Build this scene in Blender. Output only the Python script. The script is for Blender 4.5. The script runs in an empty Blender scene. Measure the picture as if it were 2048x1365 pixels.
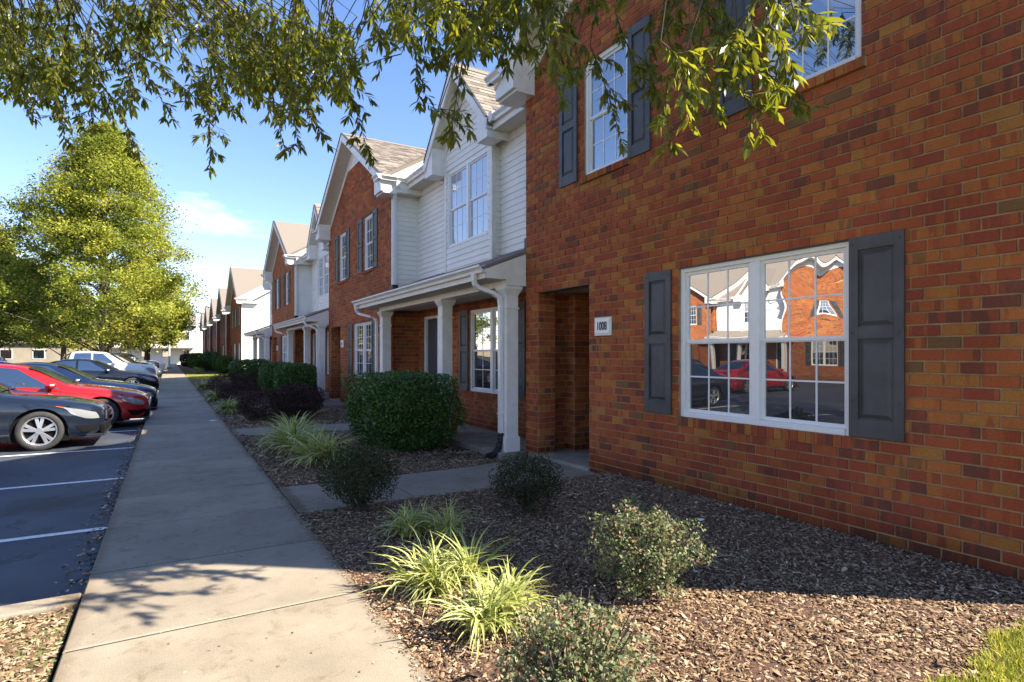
import bpy, math, random
import numpy as np
from mathutils import Vector, Matrix
random.seed(7); RNG = np.random.default_rng(7)
SC = bpy.context.scene
COL = SC.collection
R = math.radians

# ------------------------------------------------------------------ camera
cam_d = bpy.data.cameras.new('camera'); cam = bpy.data.objects.new('camera', cam_d); COL.objects.link(cam)
CAM = Vector((0, 0, 1.5))
cam.location = CAM
cam.rotation_euler = (R(90), 0, -math.atan2(686, 1160))
cam_d.sensor_width = 36; cam_d.lens = 36 * 1160 / 2048
cam_d.shift_y = 28.5 / 2048
cam_d.clip_start = 0.05; cam_d.clip_end = 2000
SC.camera = cam
SC.render.resolution_x = 1024; SC.render.resolution_y = 682

# ------------------------------------------------------------------ sky and sun
SUN_AZ = math.atan2(0.79, -0.613)      # from +Y towards +X
SUN_EL = math.atan(1 / 1.175)
world = bpy.data.worlds.new('World'); SC.world = world; world.use_nodes = True
wn, wl = world.node_tree.nodes, world.node_tree.links
wn.clear()
w_out = wn.new('ShaderNodeOutputWorld'); w_bg = wn.new('ShaderNodeBackground')
sky = wn.new('ShaderNodeTexSky'); sky.sky_type = 'NISHITA'; sky.sun_disc = False
sky.sun_elevation = SUN_EL; sky.sun_rotation = SUN_AZ
sky.air_density = 1.0; sky.dust_density = 0.0; sky.ozone_density = 3.0
w_bg.inputs['Strength'].default_value = 0.112
tc = wn.new('ShaderNodeTexCoord')
sep = wn.new('ShaderNodeSeparateXYZ'); wl.new(tc.outputs['Generated'], sep.inputs[0])
# clouds: project direction onto a plane so that they flatten towards the horizon
mx = wn.new('ShaderNodeMath'); mx.operation = 'MAXIMUM'; mx.inputs[1].default_value = 0.04; wl.new(sep.outputs['Z'], mx.inputs[0])
ad = wn.new('ShaderNodeMath'); ad.operation = 'ADD'; ad.inputs[1].default_value = 0.16; wl.new(mx.outputs[0], ad.inputs[0])
dv = wn.new('ShaderNodeVectorMath'); dv.operation = 'DIVIDE'; wl.new(tc.outputs['Generated'], dv.inputs[0])
cb = wn.new('ShaderNodeCombineXYZ'); [wl.new(ad.outputs[0], cb.inputs[i]) for i in range(3)]
wl.new(cb.outputs[0], dv.inputs[1])
cn = wn.new('ShaderNodeTexNoise'); cn.inputs['Scale'].default_value = 1.7; cn.inputs['Detail'].default_value = 9; cn.inputs['Roughness'].default_value = 0.56
mp = wn.new('ShaderNodeMapping'); mp.inputs['Location'].default_value = (3.1, 1.7, 0.4); mp.inputs['Scale'].default_value = (1, 1, 0.55)
wl.new(dv.outputs[0], mp.inputs[0]); wl.new(mp.outputs[0], cn.inputs['Vector'])
cr = wn.new('ShaderNodeValToRGB'); cr.color_ramp.elements[0].position = 0.585; cr.color_ramp.elements[1].position = 0.86
cr.color_ramp.elements[1].color = (0.85, 0.85, 0.85, 1)
wl.new(cn.outputs['Fac'], cr.inputs[0])
hs = wn.new('ShaderNodeHueSaturation'); hs.inputs['Saturation'].default_value = 1.12; hs.inputs['Value'].default_value = .9
wl.new(sky.outputs[0], hs.inputs['Color'])
tint = wn.new('ShaderNodeMix'); tint.data_type = 'RGBA'; tint.blend_type = 'MULTIPLY'; tint.inputs[0].default_value = 1; tint.inputs[7].default_value = (1.12, .95, 1.0, 1); wl.new(hs.outputs[0], tint.inputs[6])
mix = wn.new('ShaderNodeMix'); mix.data_type = 'RGBA'
wl.new(cr.outputs[0], mix.inputs['Factor']); wl.new(tint.outputs[2], mix.inputs[6]); mix.inputs[7].default_value = (6.2, 6.2, 6.6, 1)
wl.new(mix.outputs[2], w_bg.inputs['Color']); wl.new(w_bg.outputs[0], w_out.inputs[0])

sun_d = bpy.data.lights.new('sun', 'SUN'); sun = bpy.data.objects.new('sun', sun_d); COL.objects.link(sun)
sun_d.energy = 5.0; sun_d.angle = R(0.5); sun_d.color = (1.0, 0.90, 0.74)
sd = Vector((math.sin(SUN_AZ) * math.cos(SUN_EL), math.cos(SUN_AZ) * math.cos(SUN_EL), math.sin(SUN_EL)))
sun.rotation_euler = sd.to_track_quat('Z', 'Y').to_euler(); sun.location = (20, -20, 30)
SC.view_settings.view_transform = 'Standard'; SC.view_settings.look = 'None'
SC.view_settings.exposure = 1.66; SC.view_settings.gamma = 1.0; SC.view_settings.use_curve_mapping = False
SC.render.engine = 'CYCLES'; SC.cycles.max_bounces = 6; SC.cycles.diffuse_bounces = 4; SC.cycles.transparent_max_bounces = 8
SC.cycles.use_denoising = True
SC.cycles.sample_clamp_indirect = 6

# ------------------------------------------------------------------ material helpers
def new_mat(name):
    m = bpy.data.materials.new(name); m.use_nodes = True
    n, l = m.node_tree.nodes, m.node_tree.links
    return m, n, l, n['Principled BSDF']
def node(n, t, **kw):
    x = n.new(t)
    for k, v in kw.items():
        if k in ('operation', 'data_type', 'blend_type', 'attribute_name', 'musgrave_type', 'feature', 'distance', 'noise_dimensions'): setattr(x, k, v)
        else: x.inputs[k.replace('_', ' ')].default_value = v
    return x
def ramp(n, stops, interp='LINEAR'):
    r = n.new('ShaderNodeValToRGB'); cr = r.color_ramp; cr.interpolation = interp
    while len(cr.elements) < len(stops): cr.elements.new(0.5)
    for e, (p, c) in zip(cr.elements, stops): e.position = p; e.color = (*c, 1)
    return r
def simple(name, col, rough=0.6, metal=0.0, coat=0.0, noise=0.0, nscale=6, bump=0.0, bscale=60, spec=0.5, col2=None):
    m, n, l, b = new_mat(name)
    b.inputs['Roughness'].default_value = rough; b.inputs['Metallic'].default_value = metal
    b.inputs['Coat Weight'].default_value = coat; b.inputs['Coat Roughness'].default_value = 0.05
    b.inputs['Specular IOR Level'].default_value = spec
    b.inputs['Base Color'].default_value = (*col, 1)
    g = n.new('ShaderNodeNewGeometry')
    if noise > 0 or col2:
        t = node(n, 'ShaderNodeTexNoise', Scale=nscale, Detail=5, Roughness=0.6); l.new(g.outputs['Position'], t.inputs['Vector'])
        c2 = col2 or tuple(max(0, c * (1 - noise)) for c in col)
        c1 = col if col2 else tuple(min(1, c * (1 + noise * .5)) for c in col)
        r = ramp(n, [(0.32, c2), (0.68, c1)]); l.new(t.outputs['Fac'], r.inputs[0]); l.new(r.outputs[0], b.inputs['Base Color'])
    if bump > 0:
        t2 = node(n, 'ShaderNodeTexNoise', Scale=bscale, Detail=4, Roughness=0.7); l.new(g.outputs['Position'], t2.inputs['Vector'])
        bm = node(n, 'ShaderNodeBump', Strength=bump, Distance=0.02); l.new(t2.outputs['Fac'], bm.inputs['Height']); l.new(bm.outputs[0], b.inputs['Normal'])
    return m
M = {}
M['white_trim'] = simple('white_painted_trim', (.78, .75, .69), .45, noise=.10, nscale=5)
M['white_metal'] = simple('white_aluminium', (.76, .74, .70), .35, noise=.07, nscale=3)
M['vinyl'] = simple('white_vinyl_frame', (.80, .79, .76), .3, noise=.04, nscale=8)
M['siding'] = simple('cream_vinyl_siding', (.80, .78, .71), .45, noise=.07, nscale=2.2)
M['soffit'] = simple('beige_vented_soffit', (.62, .57, .48), .6, noise=.08)
M['shutter'] = simple('slate_shutter_paint', (.066, .066, .066), .5, noise=.3, nscale=4, bump=.1, bscale=120)
M['joint'] = simple('dark_joint', (.03, .026, .022), .95)
M['screw'] = simple('dark_screw', (.03, .03, .035), .5)
M['black_plastic'] = simple('black_plastic', (.012, .013, .016), .45)
M['dark_metal'] = simple('dark_metal', (.04, .04, .045), .5)
M['conc_dark'] = simple('concrete_porch', (.30, .27, .21), .85, noise=.35, nscale=3, bump=.25, bscale=150)
M['interior'] = simple('dark_interior', (.02, .02, .022), .9)
M['blind'] = simple('window_blind', (.55, .55, .52), .7)
M['door'] = simple('dark_door_paint', (.05, .055, .07), .4, noise=.2)
M['trunk'] = simple('tree_bark', (.10, .075, .055), .9, noise=.5, nscale=14, bump=.8, bscale=40)
M['twig'] = simple('twig_bark', (.075, .058, .04), .85, noise=.4, nscale=30)
M['tire'] = simple('tyre_rubber', (.035, .034, .033), .8, noise=.3, nscale=20)
M['alloy'] = simple('alloy_wheel', (.62, .62, .64), .28, metal=.85)
M['alloy_dark'] = simple('wheel_well', (.007, .007, .008), .9, spec=.1)
M['chrome'] = simple('chrome', (.78, .78, .8), .12, metal=1)
M['lens'] = simple('headlight_lens', (.34, .36, .38), .10, metal=.4, coat=1)
M['amber'] = simple('amber_lens', (.6, .13, .02), .2, coat=.6)
M['tail'] = simple('tail_lens', (.4, .01, .01), .2, coat=.6)
M['road_white'] = simple('road_paint', (.80, .80, .78), .7, noise=.25, nscale=22)
M['paper'] = simple('white_paper', (.8, .8, .8), .7)
M['red_plastic'] = simple('red_plastic', (.45, .03, .02), .45)
M['pole'] = simple('white_pole_paint', (.75, .75, .73), .5)
M['stop'] = simple('stop_sign_red_shaded', (.25, .02, .015), .5)  # red is darkened to include the shade of the lot tree
M['brown_leaf'] = simple('fallen_leaf', (.22, .10, .03), .8, noise=.5, nscale=30)

def brick_color_nodes(n, l, tone_out, pos_out):
    stops = [(0, (.38, .095, .034)), (.20, (.41, .112, .036)), (.38, (.44, .150, .040)), (.54, (.34, .080, .034)),
             (.74, (.42, .180, .044)), (.80, (.30, .070, .036)), (.89, (.19, .065, .040)), (.96, (.21, .110, .045))]
    r1 = ramp(n, stops, 'CONSTANT'); l.new(tone_out, r1.inputs[0])
    # flashing: second tone in vertical bands inside a brick
    mul = node(n, 'ShaderNodeMath', operation='MULTIPLY'); mul.inputs[1].default_value = 7.13; l.new(tone_out, mul.inputs[0])
    fr = node(n, 'ShaderNodeMath', operation='FRACT'); l.new(mul.outputs[0], fr.inputs[0])
    r2 = ramp(n, stops, 'CONSTANT'); l.new(fr.outputs[0], r2.inputs[0])
    mp = n.new('ShaderNodeMapping'); mp.inputs['Scale'].default_value = (13, 13, 1.2); l.new(pos_out, mp.inputs[0])
    t = node(n, 'ShaderNodeTexNoise', Scale=1.0, Detail=1.0); t.noise_dimensions = '4D'; l.new(mp.outputs[0], t.inputs['Vector'])
    mw = node(n, 'ShaderNodeMath', operation='MULTIPLY'); mw.inputs[1].default_value = 60; l.new(tone_out, mw.inputs[0]); l.new(mw.outputs[0], t.inputs['W'])
    th = ramp(n, [(.54, (0, 0, 0)), (.57, (.8, .8, .8))]); l.new(t.outputs['Fac'], th.inputs[0])
    mx = n.new('ShaderNodeMix'); mx.data_type = 'RGBA'; l.new(th.outputs[0], mx.inputs[0]); l.new(r1.outputs[0], mx.inputs[6]); l.new(r2.outputs[0], mx.inputs[7])
    # fine grain and large scale weathering
    g = node(n, 'ShaderNodeTexNoise', Scale=90, Detail=4, Roughness=.7); l.new(pos_out, g.inputs['Vector'])
    gr = ramp(n, [(.25, (.62, .62, .62)), (.75, (1.22, 1.2, 1.15))]); l.new(g.outputs['Fac'], gr.inputs[0])
    m2 = n.new('ShaderNodeMix'); m2.data_type = 'RGBA'; m2.blend_type = 'MULTIPLY'; m2.inputs[0].default_value = 1; l.new(mx.outputs[2], m2.inputs[6]); l.new(gr.outputs[0], m2.inputs[7])
    g2 = node(n, 'ShaderNodeTexNoise', Scale=.8, Detail=4, Roughness=.6); l.new(pos_out, g2.inputs['Vector'])
    gr2 = ramp(n, [(.3, (.70, .66, .64)), (.7, (1.15, 1.15, 1.12))]); l.new(g2.outputs['Fac'], gr2.inputs[0])
    m3 = n.new('ShaderNodeMix'); m3.data_type = 'RGBA'; m3.blend_type = 'MULTIPLY'; m3.inputs[0].default_value = 1; l.new(m2.outputs[2], m3.inputs[6]); l.new(gr2.outputs[0], m3.inputs[7])
    # soil splash and damp on the lowest courses
    sz = n.new('ShaderNodeSeparateXYZ'); l.new(pos_out, sz.inputs[0])
    za = node(n, 'ShaderNodeMath', operation='MULTIPLY_ADD'); l.new(g2.outputs['Fac'], za.inputs[0]); za.inputs[1].default_value = -.7; l.new(sz.outputs['Z'], za.inputs[2])
    zr = ramp(n, [(.0, (.50, .50, .42)), (.22, (1, 1, 1))])
    zb_ = node(n, 'ShaderNodeMath', operation='ADD'); l.new(za.outputs[0], zb_.inputs[0]); zb_.inputs[1].default_value = .32; l.new(zb_.outputs[0], zr.inputs[0])
    m4 = n.new('ShaderNodeMix'); m4.data_type = 'RGBA'; m4.blend_type = 'MULTIPLY'; m4.inputs[0].default_value = 1; l.new(m3.outputs[2], m4.inputs[6]); l.new(zr.outputs[0], m4.inputs[7])
    return m4.outputs[2], g.outputs['Fac']
def mk_brick():
    m, n, l, b = new_mat('red_flashed_brick')
    at = n.new('ShaderNodeAttribute'); at.attribute_name = 'tone'; g = n.new('ShaderNodeNewGeometry')
    c, h = brick_color_nodes(n, l, at.outputs['Fac'], g.outputs['Position'])
    l.new(c, b.inputs['Base Color']); b.inputs['Roughness'].default_value = .85; b.inputs['Specular IOR Level'].default_value = .25
    bm = node(n, 'ShaderNodeBump', Strength=.35, Distance=.006); l.new(h, bm.inputs['Height']); l.new(bm.outputs[0], b.inputs['Normal'])
    return m
M['brick'] = mk_brick()
M['mortar'] = simple('sandy_mortar', (.36, .225, .115), .95, noise=.35, nscale=7, bump=.4, bscale=160)
CL, CH = .227, .0927     # brick pitch
def mk_brick_far():
    m, n, l, b = new_mat('red_brick_courses')
    g = n.new('ShaderNodeNewGeometry'); s = n.new('ShaderNodeSeparateXYZ'); l.new(g.outputs['Position'], s.inputs[0])
    a = node(n, 'ShaderNodeMath', operation='ADD'); l.new(s.outputs['X'], a.inputs[0]); l.new(s.outputs['Y'], a.inputs[1])
    c = n.new('ShaderNodeCombineXYZ'); l.new(a.outputs[0], c.inputs[0]); l.new(s.outputs['Z'], c.inputs[1])
    bt = n.new('ShaderNodeTexBrick'); l.new(c.outputs[0], bt.inputs['Vector'])
    bt.inputs['Scale'].default_value = 1; bt.inputs['Brick Width'].default_value = CL; bt.inputs['Row Height'].default_value = CH
    bt.inputs['Mortar Size'].default_value = .006; bt.inputs['Color1'].default_value = (.01, .01, .01, 1); bt.inputs['Color2'].default_value = (.99, .99, .99, 1)
    bw = n.new('ShaderNodeRGBToBW'); l.new(bt.outputs['Color'], bw.inputs[0])
    co, h = brick_color_nodes(n, l, bw.outputs[0], g.outputs['Position'])
    mx = n.new('ShaderNodeMix'); mx.data_type = 'RGBA'; l.new(bt.outputs['Fac'], mx.inputs[0]); l.new(co, mx.inputs[6]); mx.inputs[7].default_value = (.36, .225, .115, 1)
    l.new(mx.outputs[2], b.inputs['Base Color']); b.inputs['Roughness'].default_value = .88; b.inputs['Specular IOR Level'].default_value = .2
    inv = node(n, 'ShaderNodeMath', operation='SUBTRACT'); inv.inputs[0].default_value = 1; l.new(bt.outputs['Fac'], inv.inputs[1])
    bm = node(n, 'ShaderNodeBump', Strength=.6, Distance=.008); l.new(inv.outputs[0], bm.inputs['Height']); l.new(bm.outputs[0], b.inputs['Normal'])
    return m
M['brick_far'] = mk_brick_far()

def tone_mat(name, stops, rough=.85, trans=0.0, spec=.3, bump=0, interp='LINEAR', tcol=None):
    m, n, l, b = new_mat(name)
    at = n.new('ShaderNodeAttribute'); at.attribute_name = 'tone'
    r = ramp(n, stops, interp); l.new(at.outputs['Fac'], r.inputs[0]); l.new(r.outputs[0], b.inputs['Base Color'])
    b.inputs['Roughness'].default_value = rough; b.inputs['Specular IOR Level'].default_value = spec
    if trans > 0:
        t = n.new('ShaderNodeBsdfTranslucent'); mx = n.new('ShaderNodeMixShader'); mx.inputs[0].default_value = trans
        if tcol:
            r3 = ramp(n, tcol); l.new(at.outputs['Fac'], r3.inputs[0]); l.new(r3.outputs[0], t.inputs['Color'])
        else: l.new(r.outputs[0], t.inputs['Color'])
        out = n['Material Output']; l.new(b.outputs[0], mx.inputs[1]); l.new(t.outputs[0], mx.inputs[2]); l.new(mx.outputs[0], out.inputs[0])
    if bump:
        g = n.new('ShaderNodeNewGeometry'); t2 = node(n, 'ShaderNodeTexNoise', Scale=80, Detail=3); l.new(g.outputs['Position'], t2.inputs['Vector'])
        bm = node(n, 'ShaderNodeBump', Strength=bump, Distance=.01); l.new(t2.outputs['Fac'], bm.inputs['Height']); l.new(bm.outputs[0], b.inputs['Normal'])
    return m
M['shingle'] = tone_mat('tan_asphalt_shingle', [(0, (.13, .11, .09)), (.5, (.21, .18, .15)), (1, (.29, .25, .21))], .9, bump=.5)
M['liriope'] = tone_mat('liriope_blade', [(0, (.14, .20, .03)), (.5, (.42, .46, .10)), (1, (.72, .70, .36))], .45, trans=.35, spec=.4)
M['shrub_grey'] = tone_mat('shrub_leaf_grey_green', [(0, (.06, .085, .03)), (.45, (.16, .19, .075)), (.8, (.31, .32, .20)), (.93, (.38, .19, .11))], .75, trans=.25, spec=.15)
M['shrub_dark'] = tone_mat('shrub_leaf_dark', [(0, (.018, .028, .008)), (.6, (.04, .05, .015)), (1, (.075, .065, .025))], .6, trans=.15)
M['shrub_maroon'] = tone_mat('shrub_leaf_maroon', [(0, (.020, .008, .006)), (.6, (.045, .018, .012)), (1, (.09, .04, .02))], .6, trans=.15)
M['hedge'] = tone_mat('hedge_leaf', [(0, (.018, .05, .008)), (.55, (.06, .13, .02)), (1, (.18, .28, .055))], .4, trans=.2, spec=.5)
M['crown'] = tone_mat('lot_tree_leaf', [(0, (.10, .13, .02)), (.5, (.34, .38, .055)), (.85, (.52, .50, .08)), (1, (.60, .52, .10))], .5, trans=.5)
M['oak_leaf'] = tone_mat('narrow_oak_leaf', [(0, (.055, .075, .014)), (.6, (.11, .13, .022)), (1, (.19, .19, .035))], .33, trans=.42, spec=.35,
                         tcol=[(0, (.20, .24, .012)), (1, (.50, .46, .03))])
M['chip'] = tone_mat('bark_mulch_chip', [(0, (.055, .034, .021)), (.35, (.17, .105, .060)), (.7, (.36, .245, .148)), (1, (.62, .48, .33))], .9, spec=.2)
M['grass'] = tone_mat('lawn_grass_blade', [(0, (.16, .22, .025)), (.6, (.40, .40, .05)), (1, (.60, .52, .10))], .6, trans=.35)

def mk_concrete():
    m, n, l, b = new_mat('sidewalk_concrete')
    g = n.new('ShaderNodeNewGeometry')
    t = node(n, 'ShaderNodeTexNoise', Scale=1.3, Detail=6, Roughness=.65); l.new(g.outputs['Position'], t.inputs['Vector'])
    r = ramp(n, [(.3, (.235, .20, .148)), (.7, (.36, .312, .24))]); l.new(t.outputs['Fac'], r.inputs[0])
    t2 = node(n, 'ShaderNodeTexNoise', Scale=140, Detail=3, Roughness=.8); l.new(g.outputs['Position'], t2.inputs['Vector'])
    r2 = ramp(n, [(.3, (.72, .70, .68)), (.7, (1.2, 1.2, 1.2))]); l.new(t2.outputs['Fac'], r2.inputs[0])
    v = n.new('ShaderNodeTexVoronoi'); v.inputs['Scale'].default_value = 38; l.new(g.outputs['Position'], v.inputs['Vector'])
    r3 = ramp(n, [(.05, (.55, .5, .45)), (.13, (1, 1, 1))]); l.new(v.outputs['Distance'], r3.inputs[0])
    a = n.new('ShaderNodeMix'); a.data_type = 'RGBA'; a.blend_type = 'MULTIPLY'; a.inputs[0].default_value = 1; l.new(r.outputs[0], a.inputs[6]); l.new(r2.outputs[0], a.inputs[7])
    c = n.new('ShaderNodeMix'); c.data_type = 'RGBA'; c.blend_type = 'MULTIPLY'; c.inputs[0].default_value = .5; l.new(a.outputs[2], c.inputs[6]); l.new(r3.outputs[0], c.inputs[7])
    at = n.new('ShaderNodeAttribute'); at.attribute_name = 'tone'
    r4 = ramp(n, [(0, (.86, .86, .88)), (1, (1.1, 1.09, 1.06))]); l.new(at.outputs['Fac'], r4.inputs[0])
    d = n.new('ShaderNodeMix'); d.data_type = 'RGBA'; d.blend_type = 'MULTIPLY'; d.inputs[0].default_value = 1; l.new(c.outputs[2], d.inputs[6]); l.new(r4.outputs[0], d.inputs[7])
    t5 = node(n, 'ShaderNodeTexNoise', Scale=5.5, Detail=8, Roughness=.75, Distortion=.6); l.new(g.outputs['Position'], t5.inputs['Vector'])
    r5 = ramp(n, [(.30, (.66, .62, .57)), (.47, (1, 1, 1)), (.62, (1, 1, 1)), (.75, (1.14, 1.13, 1.1))]); l.new(t5.outputs['Fac'], r5.inputs[0])
    d2 = n.new('ShaderNodeMix'); d2.data_type = 'RGBA'; d2.blend_type = 'MULTIPLY'; d2.inputs[0].default_value = 1; l.new(d.outputs[2], d2.inputs[6]); l.new(r5.outputs[0], d2.inputs[7])
    # dirt creeping in from both edges of the walk
    sx = n.new('ShaderNodeSeparateXYZ'); l.new(g.outputs['Position'], sx.inputs[0])
    o1 = node(n, 'ShaderNodeMath', operation='SUBTRACT'); l.new(sx.outputs['X'], o1.inputs[0]); o1.inputs[1].default_value = .297
    o2 = node(n, 'ShaderNodeMath', operation='ABSOLUTE'); l.new(o1.outputs[0], o2.inputs[0])
    o3 = node(n, 'ShaderNodeMath', operation='MULTIPLY_ADD'); l.new(t5.outputs['Fac'], o3.inputs[0]); o3.inputs[1].default_value = .22; l.new(o2.outputs[0], o3.inputs[2])
    r6 = ramp(n, [(.79, (1, 1, 1)), (.90, (.62, .56, .48)), (.95, (.62, .56, .48)), (1, (1, 1, 1))]); l.new(o3.outputs[0], r6.inputs[0])
    d3 = n.new('ShaderNodeMix'); d3.data_type = 'RGBA'; d3.blend_type = 'MULTIPLY'; d3.inputs[0].default_value = 1; l.new(d2.outputs[2], d3.inputs[6]); l.new(r6.outputs[0], d3.inputs[7]); d = d3
    l.new(d.outputs[2], b.inputs['Base Color']); b.inputs['Roughness'].default_value = .85; b.inputs['Specular IOR Level'].default_value = .3
    bm = node(n, 'ShaderNodeBump', Strength=.35, Distance=.006); l.new(t2.outputs['Fac'], bm.inputs['Height']); l.new(bm.outputs[0], b.inputs['Normal'])
    return m
M['concrete'] = mk_concrete()
def mk_asphalt():
    m, n, l, b = new_mat('sealed_asphalt')
    g = n.new('ShaderNodeNewGeometry')
    t = node(n, 'ShaderNodeTexNoise', Scale=.7, Detail=5, Roughness=.6); l.new(g.outputs['Position'], t.inputs['Vector'])
    r = ramp(n, [(.28, (.022, .028, .042)), (.5, (.042, .051, .070)), (.72, (.075, .084, .104))]); l.new(t.outputs['Fac'], r.inputs[0])
    t2 = node(n, 'ShaderNodeTexNoise', Scale=160, Detail=3, Roughness=.8); l.new(g.outputs['Position'], t2.inputs['Vector'])
    r2 = ramp(n, [(.35, (.55, .55, .55)), (.72, (1.6, 1.6, 1.6))]); l.new(t2.outputs['Fac'], r2.inputs[0])
    a = n.new('ShaderNodeMix'); a.data_type = 'RGBA'; a.blend_type = 'MULTIPLY'; a.inputs[0].default_value = 1; l.new(r.outputs[0], a.inputs[6]); l.new(r2.outputs[0], a.inputs[7])
    vo = n.new('ShaderNodeTexVoronoi'); vo.feature = 'DISTANCE_TO_EDGE'; vo.inputs['Scale'].default_value = .45
    wv = node(n, 'ShaderNodeTexNoise', Scale=2.5, Detail=5); l.new(g.outputs['Position'], wv.inputs['Vector'])
    wa = node(n, 'ShaderNodeVectorMath', operation='ADD'); l.new(g.outputs['Position'], wa.inputs[0]); l.new(wv.outputs['Color'], wa.inputs[1]); l.new(wa.outputs[0], vo.inputs['Vector'])
    rv = ramp(n, [(.002, (.35, .35, .35)), (.009, (1, 1, 1))]); l.new(vo.outputs['Distance'], rv.inputs[0])
    av = n.new('ShaderNodeMix'); av.data_type = 'RGBA'; av.blend_type = 'MULTIPLY'; av.inputs[0].default_value = 1; l.new(a.outputs[2], av.inputs[6]); l.new(rv.outputs[0], av.inputs[7]); a = av
    # oil stain in the near stall
    vm = node(n, 'ShaderNodeVectorMath', operation='DISTANCE')
    mpp = n.new('ShaderNodeMapping'); mpp.inputs['Scale'].default_value = (.55, 1, 1); l.new(g.outputs['Position'], mpp.inputs[0]); l.new(mpp.outputs[0], vm.inputs[0])
    vm.inputs[1].default_value = (-1.25 * .55, 8.0, -.13)
    t3 = node(n, 'ShaderNodeTexNoise', Scale=3, Detail=6); l.new(g.outputs['Position'], t3.inputs['Vector'])
    ad = node(n, 'ShaderNodeMath', operation='MULTIPLY_ADD'); l.new(vm.outputs['Value'], ad.inputs[0]); ad.inputs[1].default_value = .8; l.new(t3.outputs['Fac'], ad.inputs[2])
    r3 = ramp(n, [(.62, (.26, .20, .15)), (.98, (1, 1, 1))]); l.new(ad.outputs[0], r3.inputs[0])
    c = n.new('ShaderNodeMix'); c.data_type = 'RGBA'; c.blend_type = 'MULTIPLY'; c.inputs[0].default_value = 1; l.new(a.outputs[2], c.inputs[6]); l.new(r3.outputs[0], c.inputs[7])
    l.new(c.outputs[2], b.inputs['Base Color']); b.inputs['Roughness'].default_value = .62
    bm = node(n, 'ShaderNodeBump', Strength=.5, Distance=.008); l.new(t2.outputs['Fac'], bm.inputs['Height']); l.new(bm.outputs[0], b.inputs['Normal'])
    return m
M['asphalt'] = mk_asphalt()
M['mulch'] = simple('mulch_soil', (.17, .085, .055), .95, noise=.7, nscale=30, bump=1.0, bscale=70, col2=(.05, .025, .017))
M['lawn'] = simple('lawn_ground', (.13, .17, .04), .95, noise=.5, nscale=3, bump=.8, bscale=60)
M['far_ground'] = simple('far_ground', (.12, .13, .06), .95, noise=.4, nscale=.5)

def mk_glass(name, refl=.5, dark=(.02, .025, .03), warp=.0, wscale=1.6, rough=0.0, stripes=0, tint=(1, 1, 1)):
    m, n, l, b = new_mat(name)
    d = n.new('ShaderNodeBsdfDiffuse'); d.inputs['Color'].default_value = (*dark, 1)
    gl = n.new('ShaderNodeBsdfGlossy'); gl.inputs['Roughness'].default_value = rough; gl.inputs['Color'].default_value = (*tint, 1)
    mx = n.new('ShaderNodeMixShader'); mx.inputs[0].default_value = refl
    g = n.new('ShaderNodeNewGeometry')
    if stripes:
        w = n.new('ShaderNodeTexWave'); w.inputs['Scale'].default_value = stripes; w.bands_direction = 'Z'; w.inputs['Distortion'].default_value = .3
        l.new(g.outputs['Position'], w.inputs['Vector'])
        r = ramp(n, [(.3, tuple(c * .45 for c in dark)), (.6, dark)]); l.new(w.outputs['Fac'], r.inputs[0]); l.new(r.outputs[0], d.inputs['Color'])
    if warp:
        t = node(n, 'ShaderNodeTexNoise', Scale=wscale, Detail=0.5); l.new(g.outputs['Position'], t.inputs['Vector'])
        bm = node(n, 'ShaderNodeBump', Strength=1, Distance=warp); l.new(t.outputs['Fac'], bm.inputs['Height']); l.new(bm.outputs[0], gl.inputs['Normal'])
    l.new(d.outputs[0], mx.inputs[1]); l.new(gl.outputs[0], mx.inputs[2]); l.new(mx.outputs[0], n['Material Output'].inputs[0])
    return m
M['glass_up'] = mk_glass('window_glass', .60, (.05, .05, .05), warp=.0022)
M['glass_warp'] = mk_glass('window_glass_warped', .60, (.05, .05, .05), warp=.013, wscale=1.7)
M['glass_screen'] = mk_glass('screened_glass', .15, (.034, .034, .033), warp=.0015)
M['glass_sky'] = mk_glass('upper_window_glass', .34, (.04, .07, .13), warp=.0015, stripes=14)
M['glass_blind'] = mk_glass('glass_over_blinds', .30, (.42, .46, .52), stripes=12)
M['car_glass'] = mk_glass('car_glass', .35, (.012, .018, .022))

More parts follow.
